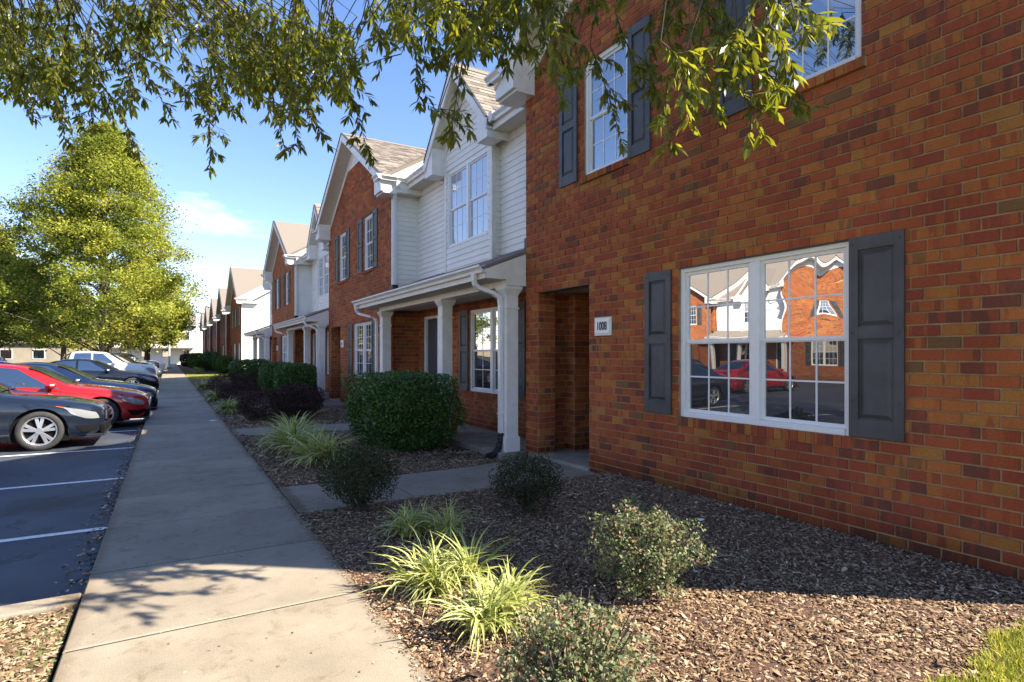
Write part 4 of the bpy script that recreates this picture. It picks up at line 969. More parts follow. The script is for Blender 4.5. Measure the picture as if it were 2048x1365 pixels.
# a few strays on the walk
N = 170; xs = RNG.uniform(-.44, 1.04, N); ys = 2.2 + RNG.random(N) ** 1.6 * 12
o = scatter('fallen_bits', [(-.5, -.3, 0), (.5, -.2, .1), (.4, .3, 0), (-.4, .3, .12)], [(0, 1, 2, 3)], np.stack([xs, ys, np.full(N, .002)], 1), rot_mats(np.stack([np.zeros(N), np.zeros(N), RNG.uniform(0, 6.28, N)], 1)),
            RNG.uniform(.006, .022, N), RNG.random(N), M['chip']); o['kind'] = 'stuff'; tag(o, 'small bark bits and leaf crumbs strewn on the concrete walk', 'debris')
N = 1500; ys = 2.0 + RNG.random(N) ** 1.5 * 12; xs = 1.075 - np.abs(RNG.normal(0, .045, N))
o = scatter('mulch_spill', [(-.5, -.3, 0), (.5, -.2, .15), (.4, .3, 0), (-.4, .3, .2)], [(0, 1, 2, 3)], np.stack([xs, ys, np.full(N, .002)], 1), rot_mats(np.stack([RNG.normal(0, .15, N), RNG.normal(0, .15, N), RNG.uniform(0, 6.28, N)], 1)),
            np.stack([RNG.uniform(.008, .035, N), RNG.uniform(.005, .014, N), np.full(N, .012)], 1), RNG.random(N), M['chip']); o['kind'] = 'stuff'; tag(o, 'bark chips spilled along the garden side of the concrete walk', 'mulch')
N = 260; xs = RNG.uniform(1.1, 4.8, N); ys = RNG.uniform(1.3, 7.8, N); kk = np.array([bed_keep(a_, b_) for a_, b_ in zip(xs, ys)]); xs, ys = xs[kk], ys[kk]; N = len(xs)
o = scatter('twig_litter', [(-.5, -.5, 0), (0, -.35, .8), (.5, -.5, 0), (.5, .5, .5), (0, .6, 1.2), (-.5, .5, .5)], [(0, 1, 4, 5), (1, 2, 3, 4)], np.stack([xs, ys, np.array([zb(a_, b_) for a_, b_ in zip(xs, ys)]) + .015], 1), rot_mats(np.stack([RNG.normal(0, .1, N), RNG.normal(0, .2, N), RNG.uniform(0, 6.28, N)], 1)),
            np.stack([RNG.uniform(.04, .16, N), RNG.uniform(.004, .016, N), np.full(N, .008)], 1), RNG.beta(2.5, 1.3, N), M['chip']); o['kind'] = 'stuff'; tag(o, 'pale twigs and dead leaf strips scattered over the mulch bed', 'debris')
N = 1500; ys = RNG.uniform(4.7, 24, N); xs = -.475 - np.abs(RNG.normal(0, .09, N))
o = scatter('leaf_litter', LEAF_V, LEAF_F, np.stack([xs, ys, np.full(N, -.12)], 1), rot_mats(np.stack([RNG.normal(0, .3, N), RNG.normal(0, .3, N), RNG.uniform(0, 6.28, N)], 1)),
            RNG.uniform(.02, .06, N), RNG.random(N), M['chip']); o['kind'] = 'stuff'; tag(o, 'brown leaves blown against the kerb edge of the parking lot', 'leaves')
def grass(name, x0, x1, y0, y1, n, h, z, keep, label):
    xs = RNG.uniform(x0, x1, n * 3); ys = RNG.uniform(y0, y1, n * 3); k = np.array([keep(a, b) for a, b in zip(xs, ys)]); xs, ys = xs[k][:n], ys[k][:n]; N = len(xs)
    rot = rot_mats(np.stack([RNG.normal(0, .5, N), RNG.normal(0, .5, N), RNG.uniform(0, 6.28, N)], 1))
    s = RNG.uniform(.6, 1.2, N) * h; sc = np.stack([s * .9, s, s], 1)
    o = scatter(name, [(-.06, 0, 0), (.06, 0, 0), (.03, .12, .6), (0, .3, 1)], [(0, 1, 2, 3)], np.stack([xs, ys, np.full(N, z)], 1), rot, sc, RNG.random(N), M['grass'])
    o['kind'] = 'stuff'; tag(o, label, 'grass')
grass('grass', 2.2, 5.6, .3, 1.5, 30000, .07, -.03, lambda x, y: y < 1.31 + .05 * math.sin(x * 5.3) + .03 * math.sin(x * 17) and x > 2.95 + .06 * math.sin(y * 29), 'yellow green lawn grass in the sunlit near corner by the brick end')
grass('grass', 1.1, 14, 41.5, 50.3, 40000, .10, -.03, lambda x, y: True, 'sunlit lawn strip between the two townhouse rows')

# ------------------------------------------------------------------ plants
def blade_mesh(i):
    L = 1.0; w = .050 * random.uniform(.7, 1.2); b = MB(); n = 7; a0 = random.uniform(.75, 1.4); curl = random.uniform(1.2, 2.9); tw = random.uniform(-.5, .5)
    x = z = 0; ang = a0; vs = []
    for k in range(n + 1):
        t = k / n; ww = w * (1 - t ** 2.2) * (.6 + .4 * min(1, t * 5)) + .0006
        s = math.sin(tw * t); vs += [(x, -ww / 2, z + s * ww * .5), (x, 0, z - ww * .22), (x, ww / 2, z - s * ww * .5)]
        ang = a0 - curl * t ** 1.3; x += math.cos(ang) / n; z += math.sin(ang) / n
    for k in range(n):
        a = k * 3; b.add([], [], 0)
    t0 = random.random()
    b.add(vs, [(k * 3 + j, k * 3 + j + 1, k * 3 + j + 4, k * 3 + j + 3) for k in range(n) for j in (0, 1)], 0, t0)
    for k in range(n):   # pale margins
        b.t[2 * k] = min(1, t0 * .5 + .5); b.t[2 * k + 1] = t0 * .6
    return b.mesh('blade', M['liriope'], smooth=True)
BLADES = [blade_mesh(i) for i in range(22)]
def liriope(x, y, r, n, label, hgt=.78, individual=True, crowns=3):
    t = empty('liriope_plant', (x, y, gz(x, y))); tag(t, label, 'plant', 'variegated liriope clumps along the walk')
    cr = [(random.uniform(-.45, .45) * r, random.uniform(-.45, .45) * r) for _ in range(crowns)]
    if individual:
        for i in range(min(n, 300)):
            o = link('blade', random.choice(BLADES), t); a = random.uniform(0, 6.283); c = random.choice(cr); s = r * random.uniform(.75, 1.35)
            o.location = (c[0] + random.gauss(0, .03), c[1] + random.gauss(0, .03), 0); o.rotation_euler = (random.gauss(0, .12), random.gauss(-.05, .22), a); o.scale = (s, s, s * hgt)
    else:
        Vs = []; Fs = []; Ts = []; off = 0
        for i in range(n):
            me = random.choice(BLADES); nv = len(me.vertices); co = np.empty(nv * 3); me.vertices.foreach_get('co', co); co = co.reshape(-1, 3)
            a = random.uniform(0, 6.283); c = random.choice(cr); s = r * random.uniform(.75, 1.35)
            m = np.array(Matrix.Rotation(a, 3, 'Z') @ Matrix.Rotation(random.gauss(-.05, .2), 3, 'Y')); V = (co * s * np.array([1.0, 1.7, hgt])) @ m.T + np.array([c[0], c[1], 0])
            F = np.array([p.vertices[:] for p in me.polygons]) + off; tt = np.empty(len(F)); me.attributes['tone'].data.foreach_get('value', tt)
            Vs.append(V); Fs.append(F); Ts.append(tt); off += nv
        o = link('blades', np_mesh('blades', np.concatenate(Vs), np.concatenate(Fs), np.concatenate(Ts), M['liriope'], True), t); o['kind'] = 'stuff'
    return t
liriope(1.56, 3.56, .38, 300, 'large sunlit yellow green liriope at the shadow edge by the walk')
liriope(1.74, 4.62, .33, 220, 'shaded green liriope next to the round dark shrub', crowns=2)
liriope(2.02, 4.42, .30, 90, 'thin liriope tuft behind the sunlit clumps, half in shade', hgt=1.2, crowns=1)
liriope(1.56, 2.84, .35, 300, 'sunlit yellowing liriope between the big clump and grey shrub', crowns=3)
liriope(1.66, 8.35, .60, 300, 'big pale liriope, nearest of the pair past the front walk', crowns=3)
liriope(1.5, 9.5, .64, 300, 'big pale liriope behind its twin, beside the walk edge', crowns=3)
liriope(1.95, 10.6, .62, 200, 'pale liriope at the back of the big trio', crowns=3)
liriope(1.45, 16.6, .48, 420, 'liriope clump between the first two maroon shrubs', individual=False)
liriope(1.40, 21.6, .48, 380, 'liriope clump between the second and third maroon shrubs', individual=False)
liriope(1.35, 29.5, .50, 340, 'liriope clump at the lawn gap, past the last maroon shrub', individual=False)
liriope(1.90, 55.0, .70, 300, 'orange tinted liriope beyond the sunlit lawn gap', individual=False)

def foliage(parent, fn, n, size, mat, name='foliage', up=.3):
    """fn(N) -> points (N,3), outward normals (N,3)"""
    P_, Nn = fn(n); N = len(P_)
    rot = rot_mats(np.stack([RNG.uniform(-1.2, 1.2, N), RNG.uniform(-1.3, .6, N), RNG.uniform(0, 6.283, N)], 1))
    o = scatter(name, LEAF_V, LEAF_F, P_, rot, size * RNG.uniform(.6, 1.35, N), np.clip(RNG.normal(.5, .28, N), 0, 1), mat, parent)
    o['kind'] = 'stuff'; return o
def lump_noise(d, seed, k=3.2, amp=.12):
    r = np.random.default_rng(seed); v = np.zeros(len(d))
    for i in range(7):
        w = r.normal(0, k * (1 + i * .45), 3); v += np.sin(d @ w + r.uniform(0, 6.28)) / (1 + i * .5)
    return 1 + amp * v
def ball(rx, ry, rz, zc, seed, thick=.3, amp=.12, flat=0):
    def fn(N):
        d = RNG.normal(0, 1, (N, 3)); d /= np.linalg.norm(d, axis=1)[:, None]
        if flat: d[:, 2] = np.where(d[:, 2] < -.6, -d[:, 2], d[:, 2])
        rr = lump_noise(d, seed, amp=amp) * (1 - thick * RNG.random(N) ** 2)
        p = d * rr[:, None] * np.array([rx, ry, rz]); p[:, 2] += zc
        k = p[:, 2] > .015
        return p[k], d[k]
    return fn
def boxy(hx, hy, h0, h1, seed, e=5, thick=.14, amp=.035):
    def fn(N):
        d = RNG.normal(0, 1, (N, 3)); d /= np.linalg.norm(d, axis=1)[:, None]
        q = (np.abs(d[:, 0]) ** e + np.abs(d[:, 1]) ** e + np.abs(d[:, 2]) ** e) ** (-1 / e)
        rr = q * lump_noise(d, seed, amp=amp, k=5) * (1 - thick * RNG.random(N) ** 2)
        zc, hz = (h0 + h1) / 2, (h1 - h0) / 2
        s = 1 - .12 * (d[:, 2] < -.3)
        p = d * rr[:, None] * np.array([hx, hy, hz]); p[:, 0] *= s; p[:, 1] *= s; p[:, 2] += zc
        return p, d
    return fn
def stems(parent, n, h, spread, r=.006):
    b = MB()
    for i in range(n):
        a = random.uniform(0, 6.28); s = random.uniform(.2, 1) * spread
        b.tube([(random.gauss(0, .03), random.gauss(0, .03), -.02), (math.cos(a) * s * .45, math.sin(a) * s * .45, h * .4), (math.cos(a) * s, math.sin(a) * s, h)], [r, r * .7, r * .4], 5)
    o = b.build('stems', M['twig'], parent); o['kind'] = 'stuff'
def shrub(name, x, y, fn, n, size, mat, label, group, st=(16, .4, .3), core=None, cat='shrub'):
    t = empty(name, (x, y, gz(x, y))); tag(t, label, cat, group)
    foliage(t, fn, n, size, M[mat])
    stems(t, *st)
    if core:   # dense inner twiggy mass
        foliage(t, core, n // 3, size * 1.6, M[mat], 'inner_foliage')
    return t
G1 = 'small grey leaved shrubs in the mulch bed'; G2 = 'low dark shrubs between the liriope'; G3 = 'clipped evergreen hedges by the porches'
shrub('round_shrub', 2.62, 2.76, ball(.31, .31, .26, .28, 3, .6, .19), 9000, .024, 'shrub_grey', 'fuller sunlit grey green shrub standing alone in front of the brick wall', G1, (26, .45, .3))
shrub('round_shrub', 1.40, 1.90, ball(.26, .26, .24, .23, 4, .65, .20), 8500, .024, 'shrub_grey', 'grey silvery shrub at the bottom of the picture beside the walk', G1, (26, .45, .3))
shrub('round_shrub', 1.60, 5.62, ball(.37, .36, .29, .34, 5, .6, .09), 9500, .024, 'shrub_dark', 'dark round shrub on bare stems at the corner of the front walk', G1, (40, .34, .26))
shrub('round_shrub', 2.95, 4.70, ball(.33, .32, .24, .30, 6, .6, .10), 8000, .022, 'shrub_dark', 'dark green round shrub in shade before the 1008 entry', G1, (26, .3, .25))
for (x, y, rx, ry, rz, lb) in ((1.95, 14.6, .62, .75, .36, 'dark maroon shrub, widest and nearest of the low row'), (2.75, 15.2, .62, .7, .42, 'dark maroon shrub behind the nearest one, towards the house'),
                               (3.05, 16.6, .7, .7, .40, 'dark maroon shrub in front of the double boxwood'), (1.85, 19.6, .62, .9, .36, 'maroon shrub between two liriope clumps, second along the walk'), (1.95, 25.5, .62, 1.0, .42, 'maroon shrub nearest the sunlit lawn gap'),
                               (3.2, 27.5, .9, .9, .42, 'low maroon shrub in front of the far square hedge')):
    shrub('low_shrub', x, y, ball(rx, ry, rz, rz * .9, int(y * 10), .35, .05), 9000, .035, 'shrub_maroon', lb, G2, (14, .3, .3))
shrub('boxwood_hedge', 3.58, 9.95, boxy(.80, 1.12, -.02, 1.26, 11, 6), 34000, .042, 'hedge', 'big rounded boxwood hedge in front of the nearest porch', G3, (10, .6, .3, .03), core=boxy(.68, 1.0, .1, 1.16, 12, 4, .5))
shrub('boxwood_hedge', 3.55, 19.9, boxy(.60, .70, .10, 1.30, 13, 5), 16000, .05, 'hedge', 'dark square boxwood, nearer half of the pair at the second porch', G3, (8, .6, .3, .03), core=boxy(.5, .6, .2, 1.2, 14, 4, .5))
shrub('boxwood_hedge', 3.45, 22.6, boxy(.62, .9, .10, 1.30, 15, 5), 14000, .055, 'hedge', 'lighter square boxwood, farther half of the pair at the second porch', G3, (8, .6, .3, .03), core=boxy(.5, .8, .2, 1.2, 16, 4, .5))
shrub('boxwood_hedge', 3.45, 31.0, boxy(.95, 1.1, .10, 1.35, 17, 5), 12000, .07, 'hedge', 'square boxwood hedge beside the last porch before the lawn gap', G3, (8, .6, .3, .03), core=boxy(.8, .9, .2, 1.25, 18, 4, .5))
for i, (x, y, hx, hy, h, lb) in enumerate(((4.15, 56, .55, 1.6, 1.5, 'hedge below the end of the far brick row'), (4.1, 61.5, .6, 1.5, 1.45, 'hedge at the first downspout of the far brick row'), (3.7, 67, .9, 1.8, 1.9, 'tall dark hedge before the second gable of the far row'),
                                      (2.6, 63, .75, .9, 1.1, 'round dark bush beside the walk past the lawn gap'), (2.6, 74, .8, 1.2, 1.7, 'round bush by the walk before the third far gable'), (2.2, 90, .9, 1.2, 1.6, 'brownish bush at the far end of the walk'))):
    shrub('far_hedge', x, y, boxy(hx, hy, .0, h, 30 + i, 4, amp=.05), 5000, .12, 'hedge' if i != 5 else 'shrub_maroon', lb, G3, (5, .5, .3, .03), core=boxy(hx * .85, hy * .85, .05, h * .93, 40 + i, 4, .5))
shrub('weed_tuft', -.62, 37.2, ball(.22, .3, .25, .2, 77, .6), 900, .07, 'grass', 'yellow weed tuft at the kerb in front of the black sedan', None, (4, .2, .15))

# ------------------------------------------------------------------ small objects
t = MB(); t.add([(0, 0, .004), (.20, .02, .012), (.22, .10, .004), (.10, .07, .022), (.02, .10, .006)], [(0, 1, 3), (1, 2, 3), (0, 3, 4)])
o = t.build('paper_scrap', M['paper']); o.location = (.78, 14.85, 0); tag(o, 'crumpled white paper scrap lying on the shaded walk', 'litter')
o = MB().box((0, 0, 0), (.05, .035, .012)).build('paper_scrap', M['paper'], bevel=.002); o.location = (4.15, 3.66, -.005); tag(o, 'small white paper bit in mulch below the big window', 'litter')
t = empty('red_canister', (4.86, 10.5, -.04)); tag(t, 'red canister standing on the porch slab behind the boxwood', 'canister')
b = MB(); b.tube([(0, 0, 0), (0, 0, .02), (0, 0, .26), (0, 0, .31), (0, 0, .33)], [.07, .075, .075, .05, .02], 16); b.build('body', M['red_plastic'], t, smooth=True)
b = MB(); b.tube([(0, 0, .33), (0, 0, .36)], .02, 10); b.build('cap', M['black_plastic'], t)
t = empty('light_pole', (.02, 76, 0)); tag(t, 'thin white pole standing at the far end of the walk', 'pole')
MB().tube([(0, 0, 0), (0, 0, .3), (0, 0, 6.3)], [.16, .10, .07], 12).build('pole', M['pole'], t); MB().box((-.22, -.22, 0), (.22, .22, .15)).build('base', M['concrete'], t)
MB().box((-.9, -.12, 6.2), (.1, .12, 6.32)).build('lamp_head', M['pole'], t)
t = empty('stop_sign', (-3.3, 70, -.13)); tag(t, 'red octagonal stop sign under the big lot tree', 'sign')
MB().tube([(0, .03, 0), (0, .03, 3.1)], .035, 8).build('post', M['dark_metal'], t)
b = MB(); oc = [(.46 * math.cos(R(22.5 + 45 * k)), 0, 3.3 + .46 * math.sin(R(22.5 + 45 * k))) for k in range(8)]; b.prism(oc, (0, .012, 0)); pl = b.build('sign_plate', M['stop'], t)
c = bpy.data.curves.new('word', 'FONT'); c.body = 'STOP'; c.size = .27; c.align_x = 'CENTER'; c.align_y = 'CENTER'; c.extrude = .002
o = bpy.data.objects.new('tmp', c); COL.objects.link(o); bpy.context.view_layer.update(); me = bpy.data.meshes.new_from_object(o.evaluated_get(bpy.context.evaluated_depsgraph_get())); bpy.data.objects.remove(o)
me.materials.clear(); me.materials.append(M['paper']); o = link('lettering', me, t); o.matrix_local = Matrix.Translation((0, -.005, 3.3)) @ Matrix.Rotation(R(90), 4, 'X') @ Matrix.Diagonal((.8, 1, 1, 1))

# ------------------------------------------------------------------ cars
def smooth_curve(pts, L, sig=.05):
    xs = np.linspace(0, L, 481); y = np.interp(xs, [p[0] for p in pts], [p[1] for p in pts])
    k = int(sig / (L / 480)) + 1; ker = np.exp(-.5 * (np.arange(-3 * k, 3 * k + 1) / k) ** 2); ker /= ker.sum()
    yp = np.concatenate([np.full(3 * k, y[0]) , y, np.full(3 * k, y[-1])])
    # keep the ends sharp-ish
    ys = np.convolve(yp, ker, 'valid'); w = np.clip(np.minimum(xs, L - xs) / (.12), 0, 1); ys = ys * w + y * (1 - w)
    return lambda x: float(np.interp(x, xs, ys))
SEDAN = dict(L=4.85, W=.91, wheels=(.88, 3.76), rw=.335,
    top=[(0, .60), (.04, .70), (.18, .765), (.6, .86), (1.15, .945), (1.42, .985), (2.02, 1.33), (2.35, 1.425), (2.7, 1.455), (3.2, 1.42), (3.75, 1.25), (4.2, 1.06), (4.6, 1.03), (4.8, .98), (4.85, .75)],
    belt=[(0, .54), (.1, .62), (.4, .70), (.9, .80), (1.5, .88), (2.5, .93), (3.8, .97), (4.5, .95), (4.85, .72)],
    wid=[(0, .50), (.06, .62), (.2, .76), (.45, .85), (.9, .90), (1.5, .91), (3.9, .91), (4.4, .87), (4.7, .79), (4.85, .66)],
    roof=.60, glass=(1.62, 4.02), cowl=1.42, wtop=2.16, rear=(3.40, 4.16), pillars=(2.72,), seg=None)
SUV = dict(L=4.75, W=.93, wheels=(.90, 3.70), rw=.36,
    top=[(0, .72), (.04, .88), (.2, .98), (.8, 1.08), (1.15, 1.12), (1.30, 1.15), (1.85, 1.55), (2.15, 1.66), (2.8, 1.70), (3.9, 1.66), (4.3, 1.58), (4.6, 1.15), (4.72, 1.0), (4.75, .8)],
    belt=[(0, .66), (.1, .80), (.5, .92), (1.3, 1.02), (2.5, 1.06), (4.0, 1.08), (4.6, 1.0), (4.75, .8)],
    wid=[(0, .60), (.06, .74), (.2, .84), (.5, .90), (1, .93), (4.2, .93), (4.6, .88), (4.75, .78)],
    roof=.68, glass=(1.5, 4.2), cowl=1.26, wtop=1.98, rear=(4.25, 4.58), pillars=(2.45, 3.4), seg=None)
PICK = dict(L=5.4, W=.97, wheels=(.98, 4.35), rw=.39,
    top=[(0, .85), (.04, 1.02), (.2, 1.12), (.9, 1.20), (1.3, 1.24), (1.45, 1.27), (1.95, 1.66), (2.25, 1.80), (2.9, 1.84), (3.55, 1.82), (3.66, 1.78), (3.74, 1.25), (3.8, 1.22), (5.3, 1.22), (5.36, 1.2), (5.4, .9)],
    belt=[(0, .78), (.1, .95), (.5, 1.08), (1.4, 1.14), (3.7, 1.18), (5.3, 1.18), (5.4, .9)],
    wid=[(0, .66), (.06, .82), (.2, .90), (.5, .95), (1, .97), (5.2, .97), (5.4, .92)],
    roof=.72, glass=(1.7, 3.55), cowl=1.42, wtop=2.05, rear=(3.6, 3.73), pillars=(2.75,), seg=None)
def car(kind, x, y, rz, paint, name, label, detail=1, group='cars parked along the walk', mirror_col=None, scale=1.0):
    S = kind; L = S['L']; ft, fb_, fw = smooth_curve(S['top'], L), smooth_curve(S['belt'], L, .12), smooth_curve(S['wid'], L, .08)
    t = empty(name, (x, y, -.13), rz); t.scale = (scale,) * 3; tag(t, label, 'car' if kind is not PICK else 'pickup truck', group)
    rw = S['rw']; ra = rw + .055; NL = 9; zbot0 = .19
    def section(xx):
        top, belt, w = ft(xx), fb_(xx), fw(xx)
        belt = min(belt, top - .02); zb_ = zbot0 + .12 * math.exp(-(xx / .12) ** 2) + .14 * math.exp(-((L - xx) / .2) ** 2)
        for wx in S['wheels']:
            d = abs(xx - wx)
            if d < ra: zb_ = max(zb_, rw + math.sqrt(max(0, ra * ra - d * d)))
        pts = []
        for k in range(NL + 1):
            f = k / NL; z = zb_ + (belt - zb_) * f; hh = (z - zbot0) / max(.1, belt - zbot0)
            yy = w * (1 - .07 * (1 - min(1, hh / .35)) ** 2 - .035 * max(0, (hh - .62) / .38) ** 2 + .006 * math.sin(hh * 9)); pts.append((yy, z))
        g = max(0, min(1, (top - belt - .10) / .36)); rr = S['roof']
        rh = w * .80 * (1 - g) + rr * g
        y0 = pts[-1][0]
        pts.append((y0 - .018, belt + .012 * (1 + g)))
        s0 = pts[-1]; rz_ = top - .055 * g - .018 * (1 - g)
        for f in (.25, .5, .75, 1.0):
            yy = s0[0] + (rh - s0[0]) * (f ** 1.12); pts.append((yy, s0[1] + (rz_ - s0[1]) * f ** (.95 if g > .3 else .6)))
        pts += [(rh * .93, top - .022 * g - .008), (rh * .72, top - .006), (rh * .4, top), (0, top + .004)]
        return pts
    NS = NL + 1
    def S3(xx, k):      # k: float index along section, side +y
        p = section(xx); i = int(min(len(p) - 2, max(0, math.floor(k)))); f = k - i
        return Vector((-xx, p[i][0] * (1 - f) + p[i + 1][0] * f, p[i][1] * (1 - f) + p[i + 1][1] * f))
    xs = list(np.linspace(0, .5, 14)) + list(np.linspace(.5, L - .3, 74))[1:] + list(np.linspace(L - .3, L, 7))[1:]
    for wx in S['wheels']: xs += [wx - ra, wx - ra + .004, wx + ra, wx + ra - .004, wx - ra * .93, wx + ra * .93]
    xs = sorted(set(round(v, 4) for v in xs))
    b = MB(); n = 0; rings = []
    for xx in xs:
        p = section(xx); ring = [(-xx, q[0], q[1]) for q in p] + [(-xx, -q[0], q[1]) for q in p[-2::-1]]; rings.append(ring)
    m = len(rings[0]); vs = [q for r in rings for q in r]
    fs = [(i * m + k, (i + 1) * m + k, (i + 1) * m + k + 1, i * m + k + 1) for i in range(len(rings) - 1) for k in range(m - 1)]
    fs.append(tuple(range(m))); fs.append(tuple((len(rings) - 1) * m + k for k in range(m))[::-1])
    b.add(vs, fs); body = b.build('body', paint, t, smooth=True)
    me = body.data
    # flat caps
    for p in list(me.polygons)[-2:]: p.use_smooth = False
    def patch(name, x0, x1, k0, k1, mat, nx=14, nk=5, off=.006, both=True, parent=t, shape=None, sides=(1, -1)):
        for sgn in (sides if both else (1,)):
            b = MB(); vs = []
            for i in range(nx + 1):
                for j in range(nk + 1):
                    f = j / nk; ff = i / nx
                    xa, xb = (x0, x1) if shape is None else shape(f)
                    xx = xa + (xb - xa) * ff; kk = k0 + (k1 - k0) * f
                    p = S3(xx, kk); dx = .01
                    a = S3(min(L, xx + dx), kk) - S3(max(0, xx - dx), kk); c = S3(xx, min(kk + .1, 17.99)) - S3(xx, max(0, kk - .1)); nn = a.cross(c)
                    nn = nn.normalized() if nn.length > 1e-9 else Vector((0, 1, 0))
                    if nn.y < 0 and abs(nn.y) > .02 or (abs(nn.y) <= .02 and nn.z < 0): nn = -nn
                    p = p + nn * off; vs.append((p.x, p.y * sgn, p.z))
            fs = [(i * (nk + 1) + j, (i + 1) * (nk + 1) + j, (i + 1) * (nk + 1) + j + 1, i * (nk + 1) + j + 1) for i in range(nx) for j in range(nk)]
            b.add(vs, fs); b.build(name, mat, parent, smooth=True)
    g0, g1 = S['glass']; kb, kt = NS + .30, NS + 3.75
    rake0, rake1 = (S['wtop'] - S['cowl']) * 1.02, (S['rear'][1] - S['rear'][0]) * .75
    def lim(f): return (g0 + rake0 * f * .95, g1 - rake1 * f)
    ps = [None] + list(S['pillars']) + [None]
    for a, c in zip(ps, ps[1:]):
        patch('side_window', 0, 0, kb, kt, M['car_glass'], 12, 5, shape=lambda f, a=a, c=c: (lim(f)[0] if a is None else max(a + .035, lim(f)[0]), lim(f)[1] if c is None else min(c - .035, lim(f)[1])))
    if detail >= 2:
        patch('window_trim', g0 - .02, g1 + .02, NS + .10, NS + .26, M['chrome'], 26, 1, .009)
    # windscreen and rear window over both halves
    for nm, (xa, xb) in (('windscreen', (S['cowl'] + .03, S['wtop'])), ('rear_window', S['rear'])):
        b = MB(); vs = []; nx, nk = 8, 10
        for i in range(nx + 1):
            for j in range(nk + 1):
                v = -1 + 2 * j / nk; xx = xa + (xb - xa) * i / nx; p = section(xx); ymax = p[NS + 4][0] * .98
                yy = v * ymax; zz = ft(xx) + .004 - .03 * abs(v) ** 3
                vs.append((-xx + (.010 if nm == 'windscreen' else -.010), yy, zz + .010))
        b.add(vs, [(i * (nk + 1) + j, (i + 1) * (nk + 1) + j, (i + 1) * (nk + 1) + j + 1, i * (nk + 1) + j + 1) for i in range(nx) for j in range(nk)]); b.build(nm, M['car_glass'], t, smooth=True)
    # lamps
    kh = NL * .70
    patch('headlight', .10, .55, NL * .70, NL * .985, M['lens'], 10, 5, .010, shape=lambda f: (.07 + .05 * f * f, .26 + .40 * f ** .8))
    patch('side_marker', .55, .66, NL * .90, NL * .98, M['amber'], 3, 2, .013)
    patch('tail_light', L - .30, L - .04, NL * .62, NL * .95, M['tail'], 6, 3, .010)
    if detail >= 1:
        patch('fog_lamp_recess', .10, .38, NL * .18, NL * .42, M['alloy_dark'], 6, 3, .008, shape=lambda f: (.05, .30 + .10 * f))
        for xd in ((S['glass'][0] - .05), S['pillars'][0]): patch('door_gap', xd, xd + .010, 1.2, NS - .1, M['alloy_dark'], 1, 8, .003)
        patch('sill', S['wheels'][0] + ra + .03, S['wheels'][1] - ra - .03, .0, .9, M['black_plastic'], 12, 1, .008)
        for sgn in (1, -1):
            b = MB(); w0 = fw(2.3)
            for xd in (2.45, 3.45): b.box((-xd - .18, sgn * (w0 - .005), fb_(2.4) - .12), (-xd, sgn * (w0 + .022), fb_(2.4) - .095))
            b.build('door_handles', M['chrome'] if detail >= 2 else paint, t, bevel=.006)
    # grille, bumper opening, plate zone
    b = MB(); zg = ft(.03); yg = .42
    b.add([(.012, -yg, .47), (.012, yg, .47), (.02, yg * 1.02, zg - .06), (.02, -yg * 1.02, zg - .06)], [(0, 1, 2, 3)]); gr = b.build('grille', M['alloy_dark'], t)
    b = MB()
    for i in range(4):
        z = .50 + (zg - .60) * i / 3; b.box((.010, -yg, z), (.040, yg, z + .018))
    for sgn in (-1, 1): b.box((.010, sgn * yg - .012, .46), (.042, sgn * yg + .012, zg - .05))
    b.build('grille_bars', M['chrome'], gr, bevel=.003)
    b = MB(); b.box((-.06, -.62, .22), (.02, .62, .38)); b.build('bumper_intake', M['alloy_dark'], t, bevel=.02)
    b = MB(); b.box((-.25, -.74, .19), (.03, .74, .225)); b.build('bumper_lip', M['black_plastic'], t, bevel=.01)
    # mirrors
    for sgn in (-1, 1):
        xm = S['glass'][0] + .10; zm = fb_(xm) + .10; w0 = fw(xm)
        b = MB(); vs = []; 
        for i in range(9):
            a = math.pi * 2 * i / 9
        m_ = bpy.data.meshes.new('mirror'); bm_ = MB()
        for (xx, sc_) in ((.10, .35), (.07, .75), (.0, 1.0), (-.07, .96), (-.09, .8)):
            for i in range(12):
                a = 2 * math.pi * i / 12; bm_.v.append((-xm + xx, sgn * (w0 + .10 + .115 * sc_ * math.cos(a)), zm + .065 * sc_ * math.sin(a)))
        bm_.f = [(r_ * 12 + i, r_ * 12 + (i + 1) % 12, (r_ + 1) * 12 + (i + 1) % 12, (r_ + 1) * 12 + i) for r_ in range(4) for i in range(12)] + [tuple(range(12)), tuple(range(48, 60))]
        bm_.m = [0] * len(bm_.f); bm_.t = [.5] * len(bm_.f)
        bm_.box((-xm - .04, sgn * (w0 - .09), zm - .05), (-xm + .03, sgn * (w0 + .05), zm - .02))
        bm_.build('mirror', paint, t, smooth=False)
